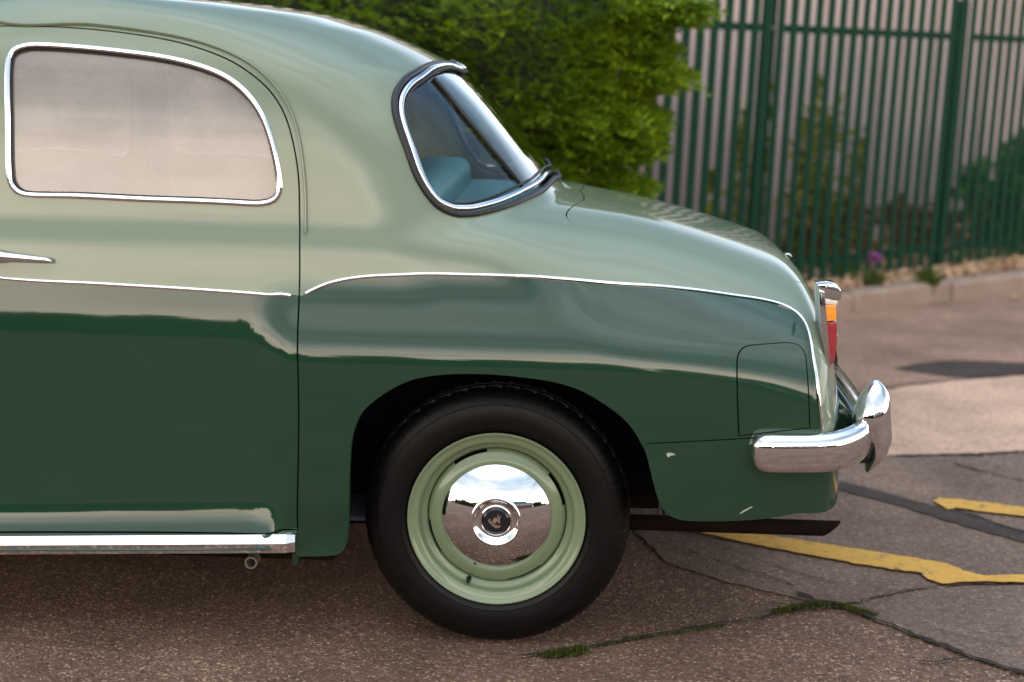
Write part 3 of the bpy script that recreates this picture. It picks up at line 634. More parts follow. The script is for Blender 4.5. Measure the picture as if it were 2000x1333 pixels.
# ---- bumper, overriders
def bumper_pt(t):   # plan path, t in metres from near tip
    pass
bp = []
xs_tip = atY(1464, 885, -.86)[0]; XR = atY(1697, 870, -.60)[0]-.024
plan = [(xs_tip+.0, -.868), (xs_tip+.05, -.872), (.70, -.870), (.77, -.860), (.83, -.835), (XR-.04, -.785), (XR-.018, -.72), (XR-.004, -.62), (XR+.006, -.45), (XR+.010, -.25), (XR+.012, 0)]
pl_ = resample([np.array(q) for q in plan], .02, False); pl_ = np.concatenate([pl_, (pl_*[1, -1])[::-1][1:]])
zc_ = (atY(1580, 847, -.86)[2]+atY(1580, 923, -.86)[2])/2; hh_ = (atY(1580, 847, -.86)[2]-atY(1580, 923, -.86)[2])/2
bm1 = MB(); secs = []; tn = np.gradient(pl_, axis=0); tn /= np.linalg.norm(tn, axis=1, keepdims=True); s_arc = np.concatenate([[0], np.cumsum(np.linalg.norm(np.diff(pl_, axis=0), axis=1))]); tot = s_arc[-1]
for q, t_, s in zip(pl_, tn, s_arc):
    o_ = np.array([t_[1], -t_[0]]); e_ = min(s, tot-s); sc = math.sqrt(max(0, 1-(1-min(e_/.045, 1))**2))*.999+.001
    rise = .014*sstep(np.array([(e_-.16)/.2]))[0]
    sec = []
    for k in range(28):
        a = 2*math.pi*k/28; ca, sa = math.cos(a), math.sin(a); e = .75
        out = math.copysign(abs(ca)**e, ca)*.027*(.35+.65*sc); up = math.copysign(abs(sa)**.72, sa)*hh_*(.30+.70*sc if sc < 1 else 1)
        if sc < .05: out *= .3; up *= .6
        sec.append((q[0]+o_[0]*out, q[1]+o_[1]*out, zc_+rise+up))
    secs.append(sec)
bm1.loft(secs); bumper = bm1.build('bumper', M['chrome'], car, smooth=True); autosmooth(bumper, 80)
def overrider(ymid, parent, s_=1):
    prof = [(919, 1690, 1692), (905, 1690, 1712), (888, 1693, 1728), (865, 1690, 1738), (845, 1678, 1742), (828, 1664, 1742), (810, 1664, 1741), (790, 1671, 1740), (772, 1680, 1738), (758, 1690, 1731), (748, 1699, 1722), (742, 1706, 1714)]
    secs = []
    for y, xa, xb_ in prof:
        A = atY(xa, y, -.735); B = atY(xb_, y, -.735); cx = (A[0]+B[0])/2; hx = (B[0]-A[0])/2; 
        fr = min(1, math.sqrt(max(.02, (y-740)/60))) * (1 if y < 880 else max(.45, 1-(y-880)/70)); hy = .050*fr
        if y < 835: cr_ = .0
        secs.append([(cx+hx*math.copysign(abs(math.cos(a))**.9, math.cos(a)), ymid+hy*math.sin(a), A[2]) for a in np.linspace(0, 2*math.pi, 28, endpoint=False)])
    # resample between sections for a smooth skin
    S = np.array(secs); nsec = 44; tt = np.linspace(0, len(S)-1, nsec); out = []
    for t in tt:
        i = min(int(t), len(S)-2); f_ = t-i; p0 = S[max(i-1, 0)]; p1 = S[i]; p2 = S[i+1]; p3 = S[min(i+2, len(S)-1)]
        out.append(.5*((2*p1)+(-p0+p2)*f_+(2*p0-5*p1+4*p2-p3)*f_*f_+(-p0+3*p1-3*p2+p3)*f_**3))
    mb = MB(); mb.loft([list(q) for q in out]); return autosmooth(mb.build('overrider', M['chrome'], parent, smooth=True), 70)
overrider(-.735, bumper); overrider(.735, bumper)
bb = MB(); a = atY(1690, 868, -.735)
bb.tube([(a[0]-.030, -.735, a[2]+.002), (a[0]+.000, -.735, a[2]+.002), (a[0]+.008, -.735, a[2]+.002)], [.050, .050, .044], 28); bb.build('overrider_shade_ring', M['rubber'], bumper, smooth=True)  # dark ring drawn in as the shaded crescent between bar and overrider
# ---- tail lamp and boot fittings
def px_prism(pts, y0, y1, bev=.0):
    A = [atY(x, y, (y0+y1)/2) for x, y in pts]; mb = MB(); mb.loft([[(p[0], y0, p[2]) for p in A], [(p[0], y1, p[2]) for p in A]]); return mb
def lamp(s_):
    tl = empty('tail_lamp', (0, 0, 0)); tl.parent = car
    def prism(name, pts, y0, y1, m, bev=.003):
        A = [atY(x, y, -.72) for x, y in pts]; mb = MB(); mb.loft([[(p[0], s_*y0, p[2]) for p in A], [(p[0], s_*(y0+y1)/2, p[2]) for p in A], [(p[0], s_*y1, p[2]) for p in A]])
        o = mb.build(name, m, tl, bevel=bev); autosmooth(o, 50); return o
    prism('bezel', [(1596, 562), (1606, 566), (1611, 620), (1618, 714), (1612, 716), (1598, 640)], .755, .675, M['chrome'], .002)
    prism('lamp_cap', [(1592, 553), (1615, 550), (1632, 553), (1640, 566), (1639, 582), (1624, 586), (1604, 580)], .75, .68, M['chrome'], .004)
    prism('clear_lens', [(1604, 580), (1626, 584), (1632, 584), (1632, 592), (1604, 591)], .752, .678, M['clear'])
    prism('amber_lens', [(1604, 592), (1629, 592), (1630, 622), (1610, 624), (1606, 610)], .752, .678, M['amber'])
    prism('red_lens', [(1610, 626), (1631, 625), (1631, 665), (1626, 700), (1619, 709), (1615, 690)], .752, .678, M['red'])
lamp(-1)
npb = MB(); A = [atY(x, y, -.25) for x, y in [(1621, 672), (1630, 670), (1634, 700), (1633, 722), (1622, 718)]]; npb.loft([[(p[0], -.27, p[2]) for p in A], [(p[0], .27, p[2]) for p in A]]); npb.build('number_plate_panel', M['black_gloss'], boot, bevel=.002)
hh = MB(); c = atY(1631, 756, -.10)
secs = []
for t in np.linspace(-1, 1, 17):
    r_ = .016*math.sqrt(max(0.03, 1-t**4)); secs.append([(c[0]-.004+r_*.8*math.cos(a), t*.13, c[2]+r_*math.sin(a)) for a in np.linspace(0, 2*math.pi, 14, endpoint=False)])
hh.loft(secs); hh.build('boot_handle', M['chrome'], boot, smooth=True)
A = [atY(x, y, -.55) for x, y in [(1610, 776), (1634, 778), (1648, 789), (1659, 806), (1666, 830), (1668, 862), (1610, 862)]]; mb = MB(); mb.loft([[(p[0], -.60, p[2]) for p in A], [(p[0], .60, p[2]) for p in A]]); autosmooth(mb.build('bumper_filler', M['dark'], car, bevel=.004), 50)
kb = MB(); c = atY(1631, 655, -.2); kb.tube([c-[.03, 0, 0], c+[.0, 0, 0], c+[.006, 0, 0]], [.008, .008, .004], 12); kb.build('lamp_screw', M['chrome'], boot, smooth=True)
bdg = MB(); c = atY(1541, 497, -.10); bdg.tube([c+[-.010, 0, .001], c+[.0, 0, .000], c+[.008, 0, -.006]], [.002, .0035, .002], 10); bdg.build('boot_badge', M['chrome'], boot, smooth=True)
# stone chips and a scuff in the valance paint
def chip(pts, name='paint_chip', m=None):
    uv = np.array([hit(*q) for q in pts]); p, n = surf(uv); p = p+n*.0012; mb = MB(); mb.add(p, [tuple(range(len(p)))]); o = mb.build(name, m or M['chip'], valance, fix=False); return o
M['chip'] = simple('chipped_paint', (.36, .40, .33), .6)
chip([(1301, 887), (1306, 884), (1316, 886), (1319, 889), (1310, 890), (1305, 894)])
chip([(1443, 1004), (1452, 997), (1466, 990), (1471, 990), (1460, 996), (1450, 1002)])
sh = MB(); uvp = hit(1569, 792)
# number plate light etc. are out of sight. Interior:
inter = MB()
st = MB()
def cushion(mb, x0, x1, y0, y1, z0, z1, lean=0., rad=.05):
    secs = []
    for k in range(17):
        t = -1+2*k/16; y = (y0+y1)/2+(y1-y0)/2*math.sin(t*math.pi/2); f_ = (1-abs(math.sin(t*math.pi/2))**6)**(1/6)*.25+.75 if abs(t) < 1 else .70
        sec = []
        for a in np.linspace(0, 2*math.pi, 24, endpoint=False):
            ca, sa = math.cos(a), math.sin(a); ex_ = .45
            xx = (x0+x1)/2+(x1-x0)/2*f_*math.copysign(abs(ca)**ex_, ca); zz = (z0+z1)/2+(z1-z0)/2*f_*math.copysign(abs(sa)**ex_, sa)
            sec.append((xx+lean*(zz-z0), y, zz))
        secs.append(sec)
    mb.loft(secs)
A = atY(838, 330, -.45); B = atY(920, 330, -.45)
cushion(st, -.40, -.20, -.60, .60, .84, 1.165, .12); st.build('rear_seat', M['seat'], car, smooth=True)
cushion(inter, -1.0, -.48, -.62, .62, .40, .62); inter.build('seat_cushion', M['seat'], car, smooth=True)
shf = MB(); shf.loft([[(-.26, -.68, 1.075), (-.26, .68, 1.075), (-.26, .68, 1.06), (-.26, -.68, 1.06)], [(.09, -.50, 1.09), (.09, .50, 1.09), (.09, .50, 1.075), (.09, -.50, 1.075)]]); shf.build('parcel_shelf', simple('teal_shelf', (.04, .14, .15), .6, noise=(9, .5, (.06, .17, .17))), car)
for a, b in ((-.60, -.04), (.04, .60)): fs = MB(); cushion(fs, -1.62, -1.42, a, b, .55, 1.12, .15); fs.build('front_seat', M['seat'], car, smooth=True)
flo = MB(); flo.box(-2.3, -.3, -.70, .70, .305, .315); flo.build('cabin_floor', M['liner'], car)

# ================================================================== the setting
def ground_mat(name, base, dark, light, stone=140., amt=.5, bump=.0035, lite=.0):
    m, t, p = mat(name); c = N(t, 'ShaderNodeTexCoord'); L = t.links.new
    v = N(t, 'ShaderNodeTexVoronoi', i_Scale=stone); L(c.outputs['Object'], v.inputs['Vector'])
    n1 = N(t, 'ShaderNodeTexNoise', i_Scale=1.7, i_Detail=7.0, i_Roughness=.62); L(c.outputs['Object'], n1.inputs['Vector'])
    n2 = N(t, 'ShaderNodeTexNoise', i_Scale=45.0, i_Detail=6.0, i_Roughness=.7); L(c.outputs['Object'], n2.inputs['Vector'])
    sp_ = N(t, 'ShaderNodeSeparateColor'); L(v.outputs['Color'], sp_.inputs[0])
    r1 = ramp(t, [(0, dark), (.40, base), (.80, base), (.93, light), (1, tuple(min(1, q*1.8) for q in light))]); L(sp_.outputs[0], r1.inputs[0])
    mx = N(t, 'ShaderNodeMixRGB'); mx.inputs[0].default_value = amt; mx.inputs[1].default_value = (*base, 1); L(r1.outputs[0], mx.inputs[2])
    rr = N(t, 'ShaderNodeMapRange', i_1=.3, i_2=.7, i_3=.64, i_4=1.28); L(n1.outputs[0], rr.inputs[0])
    r2 = N(t, 'ShaderNodeMapRange', i_1=.3, i_2=.7, i_3=.70, i_4=1.30); L(n2.outputs[0], r2.inputs[0])
    mm = N(t, 'ShaderNodeMath', operation='MULTIPLY'); L(rr.outputs[0], mm.inputs[0]); L(r2.outputs[0], mm.inputs[1])
    s_ = N(t, 'ShaderNodeVectorMath', operation='SCALE'); L(mx.outputs[0], s_.inputs[0]); L(mm.outputs[0], s_.inputs['Scale']); L(s_.outputs[0], p.inputs['Base Color'])
    p.inputs['Roughness'].default_value = .88; p.inputs['Specular IOR Level'].default_value = .3
    ad = N(t, 'ShaderNodeMath', operation='ADD'); L(v.outputs['Distance'], ad.inputs[0]); L(n2.outputs[0], ad.inputs[1])
    b = N(t, 'ShaderNodeBump', i_Strength=1.0, i_Distance=bump); b.invert = True; L(ad.outputs[0], b.inputs['Height']); L(b.outputs[0], p.inputs['Normal']); return m
G1 = ground_mat('worn_tarmac', (.180, .105, .072), (.055, .031, .021), (.36, .245, .175), 160., .72, .0038)
G2 = ground_mat('smooth_tarmac', (.182, .119, .088), (.10, .065, .048), (.31, .215, .165), 170., .55, .0025)
G3 = ground_mat('pale_concrete', (.52, .335, .24), (.42, .265, .19), (.60, .40, .30), 120., .35, .0015)
G4 = ground_mat('tar_strip', (.055, .039, .032), (.034, .025, .021), (.08, .058, .047), 150., .5, .002)
G5 = ground_mat('far_tarmac', (.275, .168, .118), (.20, .122, .085), (.37, .235, .17), 60., .4, .003)
G6 = ground_mat('grey_slab', (.172, .114, .086), (.09, .060, .046), (.29, .205, .16), 200., .55, .0022)
CRK = simple('crack_dirt', (.014, .011, .009), .95, noise=(30, .5, (.04, .03, .02)))
g = MB(); gl = 260.
g.add([(-gl, -gl, 0), (gl, -gl, 0), (gl, gl, 0), (-gl, gl, 0)], [(0, 1, 2, 3)]); tag(g.build('ground', G1), kind='structure')
def jag(pts, amp=.006, step=.03, seed=0, closed=True):
    r_ = np.random.default_rng(seed); out = []
    P = [np.array(p[:2], float) for p in pts]; n = len(P)
    for i in range(n if closed else n-1):
        a, b = P[i], P[(i+1) % n]; L = np.linalg.norm(b-a); k = max(1, min(60, int(L/step)))
        d = (b-a)/(L+1e-9); nn_ = np.array([-d[1], d[0]])
        for j in range(k): out.append(a+(b-a)*j/k+(nn_*r_.normal()*amp if j else 0))
    if not closed: out.append(P[-1])
    return out
def sheet(name, pts, z, m, amp=.006, seed=0, kind='structure', step=.03, label=None):
    q = jag(pts, amp, step, seed); v = [Vector((a[0], a[1])) for a in q]
    vo, eo, fo, *_ = delaunay_2d_cdt(v, [(i, (i+1) % len(v)) for i in range(len(v))], [], 1, 1e-7)
    mb = MB(); mb.add([(a.x, a.y, z) for a in vo], fo); o = mb.build(name, m); 
    if o.data.polygons and o.data.polygons[0].normal.z < 0: o.data.flip_normals()
    tag(o, kind=kind); return o
def Z(px, py): return atZ(px, py, 0)
# smoother tarmac strip beyond the foreground crack
sheet('tarmac_strip', [Z(*q) for q in [(1240, 1040), (1340, 960), (1650, 893), (2000, 885), (2600, 870), (2600, 1180), (2000, 1143), (1900, 1143), (1800, 1152), (1700, 1172), (1640, 1186), (1560, 1172), (1420, 1140), (1300, 1100)]], .004, G2, .006, 1)
sheet('grey_slab', [Z(*q) for q in [(1642, 1189), (1700, 1175), (1800, 1155), (1900, 1146), (2000, 1146), (2600, 1183), (2600, 1500), (2100, 1360), (2000, 1322), (1900, 1289), (1800, 1249), (1700, 1211)]], .004, G6, .004, 2)
sheet('concrete_band', [Z(*q) for q in [(1200, 905), (1640, 893), (1800, 890), (2000, 885), (2700, 868), (2700, 700), (2000, 735), (1870, 745), (1760, 758), (1650, 778), (1200, 850)]], .004, G3, .006, 3)
sheet('far_road', [Z(*q) for q in [(1000, 880), (1200, 846), (1650, 774), (1760, 754), (1870, 741), (2000, 731), (2700, 696), (3300, 480), (2000, 569), (1637, 616), (900, 712)]], .004, G5, .003, 4)
sheet('tarmac_patch', [Z(*q) for q in [(1745, 723), (1800, 712), (1850, 707), (1940, 709), (2100, 718), (2100, 731), (2000, 735), (1900, 740), (1850, 738)]], .008, G4, .0015, 5)
sheet('tar_strip', [Z(*q) for q in [(1560, 922), (1640, 944), (1750, 972), (1850, 1000), (2000, 1041), (2300, 1120), (2300, 1150), (2000, 1064), (1850, 1022), (1750, 990), (1640, 962), (1560, 944)]], .008, G4, .004, 6)
def yel(name):
    m, t, p = mat(name); c = N(t, 'ShaderNodeTexCoord'); L = t.links.new
    n = N(t, 'ShaderNodeTexNoise', i_Scale=26.0, i_Detail=8.0, i_Roughness=.75); L(c.outputs['Object'], n.inputs['Vector'])
    r = ramp(t, [(.34, (.10, .075, .055)), (.40, (.46, .25, .05)), (.5, (.60, .32, .045)), (1, (.67, .38, .06))]); L(n.outputs[0], r.inputs[0]); L(r.outputs[0], p.inputs['Base Color'])
    p.inputs['Roughness'].default_value = .7; b = N(t, 'ShaderNodeBump', i_Distance=.002); L(n.outputs[0], b.inputs['Height']); L(b.outputs[0], p.inputs['Normal']); return m
YM = yel('yellow_road_paint')
sheet('road_marking', [Z(*q) for q in [(1180, 1005), (1300, 1020), (1440, 1042), (1640, 1074), (1760, 1093), (1850, 1108), (1880, 1122), (1925, 1132), (1990, 1130), (2200, 1133), (2200, 1150), (1990, 1145), (1925, 1143), (1880, 1144), (1840, 1148), (1812, 1139), (1797, 1126), (1740, 1120), (1640, 1102), (1500, 1076), (1340, 1042), (1180, 1018)]], .0125, YM, .003, 7, step=.02)
sheet('road_marking', [Z(*q) for q in [(1822, 984), (1832, 979), (1880, 982), (2000, 998), (2300, 1040), (2300, 1068), (2000, 1015), (1920, 1006), (1866, 998), (1850, 1002), (1838, 994)]], .0125, YM, .003, 8, step=.02)
# cracks
def crack(pts, w, seed, name='crack', z=.0095):
    P = [Z(*q) for q in pts]; c = jag(P, .0045, .022, seed, closed=False); c = np.array(c); r_ = np.random.default_rng(seed+50)
    t = np.gradient(c, axis=0); t /= np.linalg.norm(t, axis=1, keepdims=True)+1e-9; n = np.stack([-t[:, 1], t[:, 0]], 1)
    ww = w*(.35+r_.random(len(c))*1.1); ww[0] = ww[-1] = .0005
    a = c+n*ww[:, None]; b = c-n*(ww*(.4+r_.random(len(c))))[:, None]; m_ = len(c)
    mb = MB(); mb.add([(p[0], p[1], z) for p in a]+[(p[0], p[1], z) for p in b], [(i, i+1, m_+i+1, m_+i) for i in range(m_-1)]); o = mb.build(name, CRK); 
    if o.data.polygons[0].normal.z < 0: o.data.flip_normals()
    return tag(o, kind='structure')
crack([(1010, 1287), (1060, 1284), (1130, 1274), (1240, 1250), (1320, 1238), (1400, 1224), (1510, 1206), (1580, 1196), (1650, 1188)], .0045, 11)
crack([(1555, 1160), (1590, 1178), (1650, 1188), (1700, 1210), (1800, 1250), (1900, 1290), (2000, 1320), (2150, 1365)], .0085, 12)
crack([(1650, 1187), (1720, 1168), (1800, 1152), (1900, 1143), (2000, 1142), (2200, 1150)], .0025, 13)
crack([(1280, 1062), (1340, 1080), (1420, 1108), (1460, 1120), (1560, 1150)], .003, 14)
crack([(1380, 1060), (1480, 1098), (1560, 1125), (1640, 1148)], .002, 15)
crack([(1785, 1296), (1830, 1299), (1880, 1292), (1905, 1292)], .004, 16)
crack([(1740, 896), (1800, 893), (1900, 892), (2000, 886), (2200, 880)], .012, 17)
crack([(1860, 908), (1900, 920), (1940, 930), (2000, 945)], .006, 18)
crack([(1790, 1225), (1850, 1240), (1950, 1262), (2000, 1275)], .0012, 19)
crack([(1860, 1000), (1920, 1018), (2000, 1046), (2100, 1075)], .010, 20)
crack([(0, 1255), (150, 1262), (260, 1250)], .0012, 21)
# moss in the cracks: tiny blades and cushions
def foliage_mat(name, c1, c2, c3, sc=3., rough=.6, trans=.25):
    m, t, p = mat(name); L = t.links.new; c = N(t, 'ShaderNodeTexCoord'); g_ = N(t, 'ShaderNodeNewGeometry')
    n = N(t, 'ShaderNodeTexNoise', i_Scale=sc, i_Detail=4.0); L(c.outputs['Object'], n.inputs['Vector'])
    ad = N(t, 'ShaderNodeMath', operation='MULTIPLY_ADD', i_1=.45); L(g_.outputs['Random Per Island'], ad.inputs[0]); 
    sb = N(t, 'ShaderNodeMath', operation='SUBTRACT', i_1=.22); L(n.outputs[0], sb.inputs[0]); L(sb.outputs[0], ad.inputs[2])
    r = ramp(t, [(.15, c1), (.5, c2), (.85, c3)]); L(ad.outputs[0], r.inputs[0]); L(r.outputs[0], p.inputs['Base Color'])
    p.inputs['Roughness'].default_value = rough; p.inputs['Specular IOR Level'].default_value = .25
    tl = N(t, 'ShaderNodeBsdfTranslucent'); L(r.outputs[0], tl.inputs[0]); mx = N(t, 'ShaderNodeMixShader', i_0=trans); L(p.outputs[0], mx.inputs[1]); L(tl.outputs[0], mx.inputs[2])
    L(mx.outputs[0], t.nodes['Material Output'].inputs[0]); return m
MOSS = foliage_mat('moss', (.03, .036, .010), (.065, .080, .016), (.12, .13, .025), 20)
def tuft(path_px, n, spread, h, seed, dens=None):
    r_ = np.random.default_rng(seed); P = np.array([Z(*q)[:2] for q in path_px]); s = np.concatenate([[0], np.cumsum(np.linalg.norm(np.diff(P, axis=0), axis=1))])
    V = []; Fc = []
    for _ in range(n):
        t = r_.random()*s[-1]; c = np.array([np.interp(t, s, P[:, 0]), np.interp(t, s, P[:, 1])])+r_.normal(size=2)*spread
        hh2 = h*(.4+r_.random()); a = r_.random()*6.28; w = .0022+.002*r_.random(); l = r_.normal(size=2)*h*.7; b = len(V)
        V += [(c[0]-w*math.cos(a), c[1]-w*math.sin(a), .004), (c[0]+w*math.cos(a), c[1]+w*math.sin(a), .004), (c[0]+l[0], c[1]+l[1], .006+hh2)]; Fc.append((b, b+1, b+2))
    return V, Fc
for k, (pp, n_, spd, h, lab) in enumerate([
    ([(1512, 1200), (1560, 1190), (1610, 1184), (1650, 1190), (1700, 1205)], 1500, .008, .008, None),
    ([(1065, 1284), (1100, 1281), (1140, 1275)], 1000, .008, .012, None),
    ([(1165, 1266), (1240, 1251), (1330, 1238), (1420, 1224)], 420, .003, .005, None)]):
    V, Fc = tuft(pp, n_, spd, h, 30+k); mb = MB(); mb.add(V, Fc); tag(mb.build('moss', MOSS, fix=False), kind='stuff')
# loose grit
def grit():
    r_ = np.random.default_rng(5); V = []; Fc = []
    for _ in range(1500):
        px, py = r_.uniform(-100, 2100), 1330-abs(r_.normal())*110
        c = Z(px, py); s = .0012+.0022*r_.random()**2; b = len(V)
        if c[1] > .5: continue
        for d in ((1, 0, 0), (-.5, .8, 0), (-.5, -.8, 0), (0, 0, .9)): V.append((c[0]+d[0]*s*(.6+r_.random()), c[1]+d[1]*s, .001+d[2]*s*1.2+.003))
        Fc += [(b, b+1, b+3), (b+1, b+2, b+3), (b+2, b, b+3)]
    mb = MB(); mb.add(V, Fc); tag(mb.build('loose_grit', simple('grit', (.20, .14, .11), .9, noise=(60, 1, (.07, .05, .045))), fix=False), kind='stuff')
grit()
# kerb and verge
KB0, KB1 = Z(1637, 617)[:2], Z(2000, 571)[:2]; kd = nrm(KB1-KB0); kn = np.array([-kd[1], kd[0]])
if kn[1] < 0: kn = -kn
def K(t, o, z): q = KB0+kd*t+kn*o; return (q[0], q[1], z)
KM = simple('kerb_concrete', (.34, .245, .19), .9, noise=(7, .9, (.20, .145, .115)), bump=(40, .004))
kb_ = MB(); t = -9.0; rr_ = random.Random(3)
while t < 14:
    j = rr_.uniform(-.004, .004); L_ = .905; secs = []
    for tt in (t+.004, t+L_-.004): secs.append([K(tt, -.01+j, -.05), K(tt, 0+j, .105+j), K(tt, .022+j, .125+j), K(tt, .125+j, .125+j), K(tt, .125+j, -.05)])
    kb_.loft(secs); t += L_+.008
tag(kb_.build('kerb', KM, bevel=.004), kind='structure')
VM = ground_mat('verge_mulch', (.40, .22, .11), (.16, .08, .04), (.62, .40, .24), 38., .9, .02)
vg = MB(); vg.add([K(-10, .127, .112), K(18, .127, .112), K(18, 14, .13), K(-10, 14, .13)], [(0, 1, 2, 3)]); tag(vg.build('verge', VM), kind='structure')
# bark chips heaped along the verge
r_ = np.random.default_rng(9); V = []; Fc = []
for _ in range(9000):
    q = K(r_.uniform(-1, 7), .15+abs(r_.normal())*.35, .115+r_.random()*.03); s = .012+.018*r_.random(); a = r_.random()*6.28; b = len(V); e1 = np.array([math.cos(a), math.sin(a), r_.normal()*.4])*s; e2 = np.array([-math.sin(a), math.cos(a), r_.normal()*.4])*s*.5
    V += [q-e1-e2, q+e1-e2, q+e1*.8+e2, q-e1*.7+e2]; Fc.append((b, b+1, b+2, b+3))
mb = MB(); mb.add(V, Fc); tag(mb.build('bark_chips', simple('bark_chip', (.42, .24, .13), .9, noise=(25, 1, (.62, .42, .27))), fix=False), kind='stuff')
# ---- palisade fence (vertical plane, posts, two rails, pales)
FB0, FB1 = atZ(1650, 547, .12)[:2], atZ(2000, 504, .12)[:2]; fd_ = nrm(FB1-FB0); fn_ = np.array([-fd_[1], fd_[0]])
if fn_[1] < 0: fn_ = -fn_
def onfence(px, py):
    d = ray(px, py); n3 = np.array([fn_[0], fn_[1], 0]); t = ((np.array([FB0[0], FB0[1], 0])-CP).dot(n3))/d.dot(n3); p = CP+d*t; return float((p[:2]-FB0).dot(fd_)), float(p[2])
def FP(s, o, z): q = FB0+fd_*s+fn_*o; return np.array([q[0], q[1], z])
GREEN = simple('fence_green_paint', (.0008, .032, .017), .6, spec=.18, noise=(3, .6, (.001, .046, .024)))
pA, pB = onfence(1497, 240)[0], onfence(1868, 270)[0]; PS = pB-pA
leanA = (onfence(1515, 0)[0]-onfence(1481, 460)[0])/(onfence(1515, 0)[1]-onfence(1481, 460)[1])
rtA, rtB = onfence(1400, 50), onfence(1990, 77); rbA, rbB = onfence(1590, 510), onfence(1990, 468)
def lin(a, b, s): return a[1]+(b[1]-a[1])*(s-a[0])/(b[0]-a[0])
print('fence', pA, pB, PS, leanA, rtA, rtB, rbA, rbB)
fence = empty('palisade_fence', FP(pA, 0, .12)); tag(fence, 'dark green steel palisade fence standing on the verge behind the kerb', 'fence')
forg = np.array(fence.location)
def fbox(mb, s0, s1, o0, o1, z0, z1, lean0=0.):
    V = []
    for z in (z0, z1):
        for s, o in ((s0, o0), (s1, o0), (s1, o1), (s0, o1)): V.append(FP(s+lean0*(z-1.1), o, z)-forg)
    mb.add(V, [(0, 1, 2, 3), (4, 5, 6, 7), (0, 1, 5, 4), (1, 2, 6, 5), (2, 3, 7, 6), (3, 0, 4, 7)])
posts = [pA+PS*k for k in range(-2, 3)]
for s in posts:
    mb = MB(); top = lin(rtA, rtB, s)+.235; h_ = .042
    fbox(mb, s-h_+.015, s+h_+.015, .030, .075, .05, top, leanA); mb.build('post', GREEN, fence, bevel=.004)
    for zz in (lin(rtA, rtB, s), lin(rbA, rbB, s)): mb = MB(); mb.tube([FP(s+leanA*(zz-1.1), .03, zz)-forg, FP(s+leanA*(zz-1.1), .004, zz)-forg], [.017, .010], 10); mb.build('bolt', M['steel'], fence)
for a_, b_ in ((rtA, rtB), (rbA, rbB)):
    for k in range(len(posts)-1):
        s0, s1 = posts[k]+.058, posts[k+1]-.058; mb = MB(); z0, z1 = lin(a_, b_, s0), lin(a_, b_, s1)
        V = []
        for s, z in ((s0, z0), (s1, z1)):
            for o, dz2 in ((.0, -.022), (.0, .022), (.006, .022), (.006, -.016), (.045, -.016), (.045, -.022)): V.append(FP(s+leanA*(z-1.1), o, z+dz2)-forg)
        mb.add(V, [(i, (i+1) % 6, 6+(i+1) % 6, 6+i) for i in range(6)]+[(0, 1, 2, 3), (3, 4, 5, 0), (6, 7, 8, 9), (9, 10, 11, 6)]); mb.build('rail', GREEN, fence)
# one pale (W section with a split pointed head); the others are copies
pm = MB(); NP = 17; sp_ = PS/NP; H = 1.93
sec = [(-.031, .006), (-.022, -.008), (-.008, -.008), (0, .001), (.008, -.008), (.022, -.008), (.031, .006)]
V = []
for z, f_ in ((0, 1), (H-.13, 1), (H-.05, .9), (H, .0)):
    for q, (a, o) in enumerate(sec): 
        splay = 0 if f_ > .95 else (math.copysign(.016, a) if a else 0)*(1-f_)
        V.append(np.array([fd_[0]*(a*max(f_, .25)+splay+leanA*z)+fn_[0]*(o-.012), fd_[1]*(a*max(f_, .25)+splay+leanA*z)+fn_[1]*(o-.012), z-(.05 if (f_ == 0 and abs(a) in (0, .031)) else 0)]))
n_ = len(sec); Fc = [(i*n_+j, i*n_+j+1, (i+1)*n_+j+1, (i+1)*n_+j) for i in range(3) for j in range(n_-1)]
pm.add(V, Fc); pale0 = None
for k in range(len(posts)-1):
    for j in range(NP):
        s = posts[k]+(j+.5)*sp_; z0 = lin(rbA, rbB, s)-.235+rr_.uniform(-.004, .004)
        loc = FP(s+leanA*(z0-1.1), 0, z0)-forg
        if pale0 is None:
            pale0 = pm.build('pale', GREEN, fence, fix=False); sol = pale0
            o = pale0
        else:
            o = pale0.copy(); link(o, fence)
        o.location = loc
# ---- clad wall beyond
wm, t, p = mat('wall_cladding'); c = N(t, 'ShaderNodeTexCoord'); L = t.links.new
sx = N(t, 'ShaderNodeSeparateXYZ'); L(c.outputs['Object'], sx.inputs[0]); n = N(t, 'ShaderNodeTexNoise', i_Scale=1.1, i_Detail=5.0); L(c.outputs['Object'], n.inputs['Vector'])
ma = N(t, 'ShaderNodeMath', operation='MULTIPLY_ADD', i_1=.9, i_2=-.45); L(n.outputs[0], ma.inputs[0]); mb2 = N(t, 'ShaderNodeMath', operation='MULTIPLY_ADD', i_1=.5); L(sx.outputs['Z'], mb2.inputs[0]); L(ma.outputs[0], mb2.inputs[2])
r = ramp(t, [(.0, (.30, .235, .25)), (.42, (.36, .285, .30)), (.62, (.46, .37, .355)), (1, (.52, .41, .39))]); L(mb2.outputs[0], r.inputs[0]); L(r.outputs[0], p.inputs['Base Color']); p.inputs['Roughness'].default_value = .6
wl_ = MB(); V = []; s0, s1 = -9., 12.; k = 0; ss_ = []
pitch = .333
s = s0
while s < s1:
    for ds, o in ((0, 0), (.20, 0), (.225, .03), (.308, .03)): ss_.append((s+ds, o))
    s += pitch
OW = 1.35
V = [FP(a, OW+o, .0) for a, o in ss_]+[FP(a, OW+o, 2.5) for a, o in ss_]; n_ = len(ss_)
wl_.add(V, [(i, i+1, n_+i+1, n_+i) for i in range(n_-1)])
V = [FP(s0, OW+.12, 0), FP(s1, OW+.12, 0), FP(s1, OW+.12, 2.5), FP(s0, OW+.12, 2.5), FP(s0, OW+.03, 2.5), FP(s1, OW+.03, 2.5)]; wl_.add(V, [(0, 1, 2, 3), (3, 2, 5, 4)])
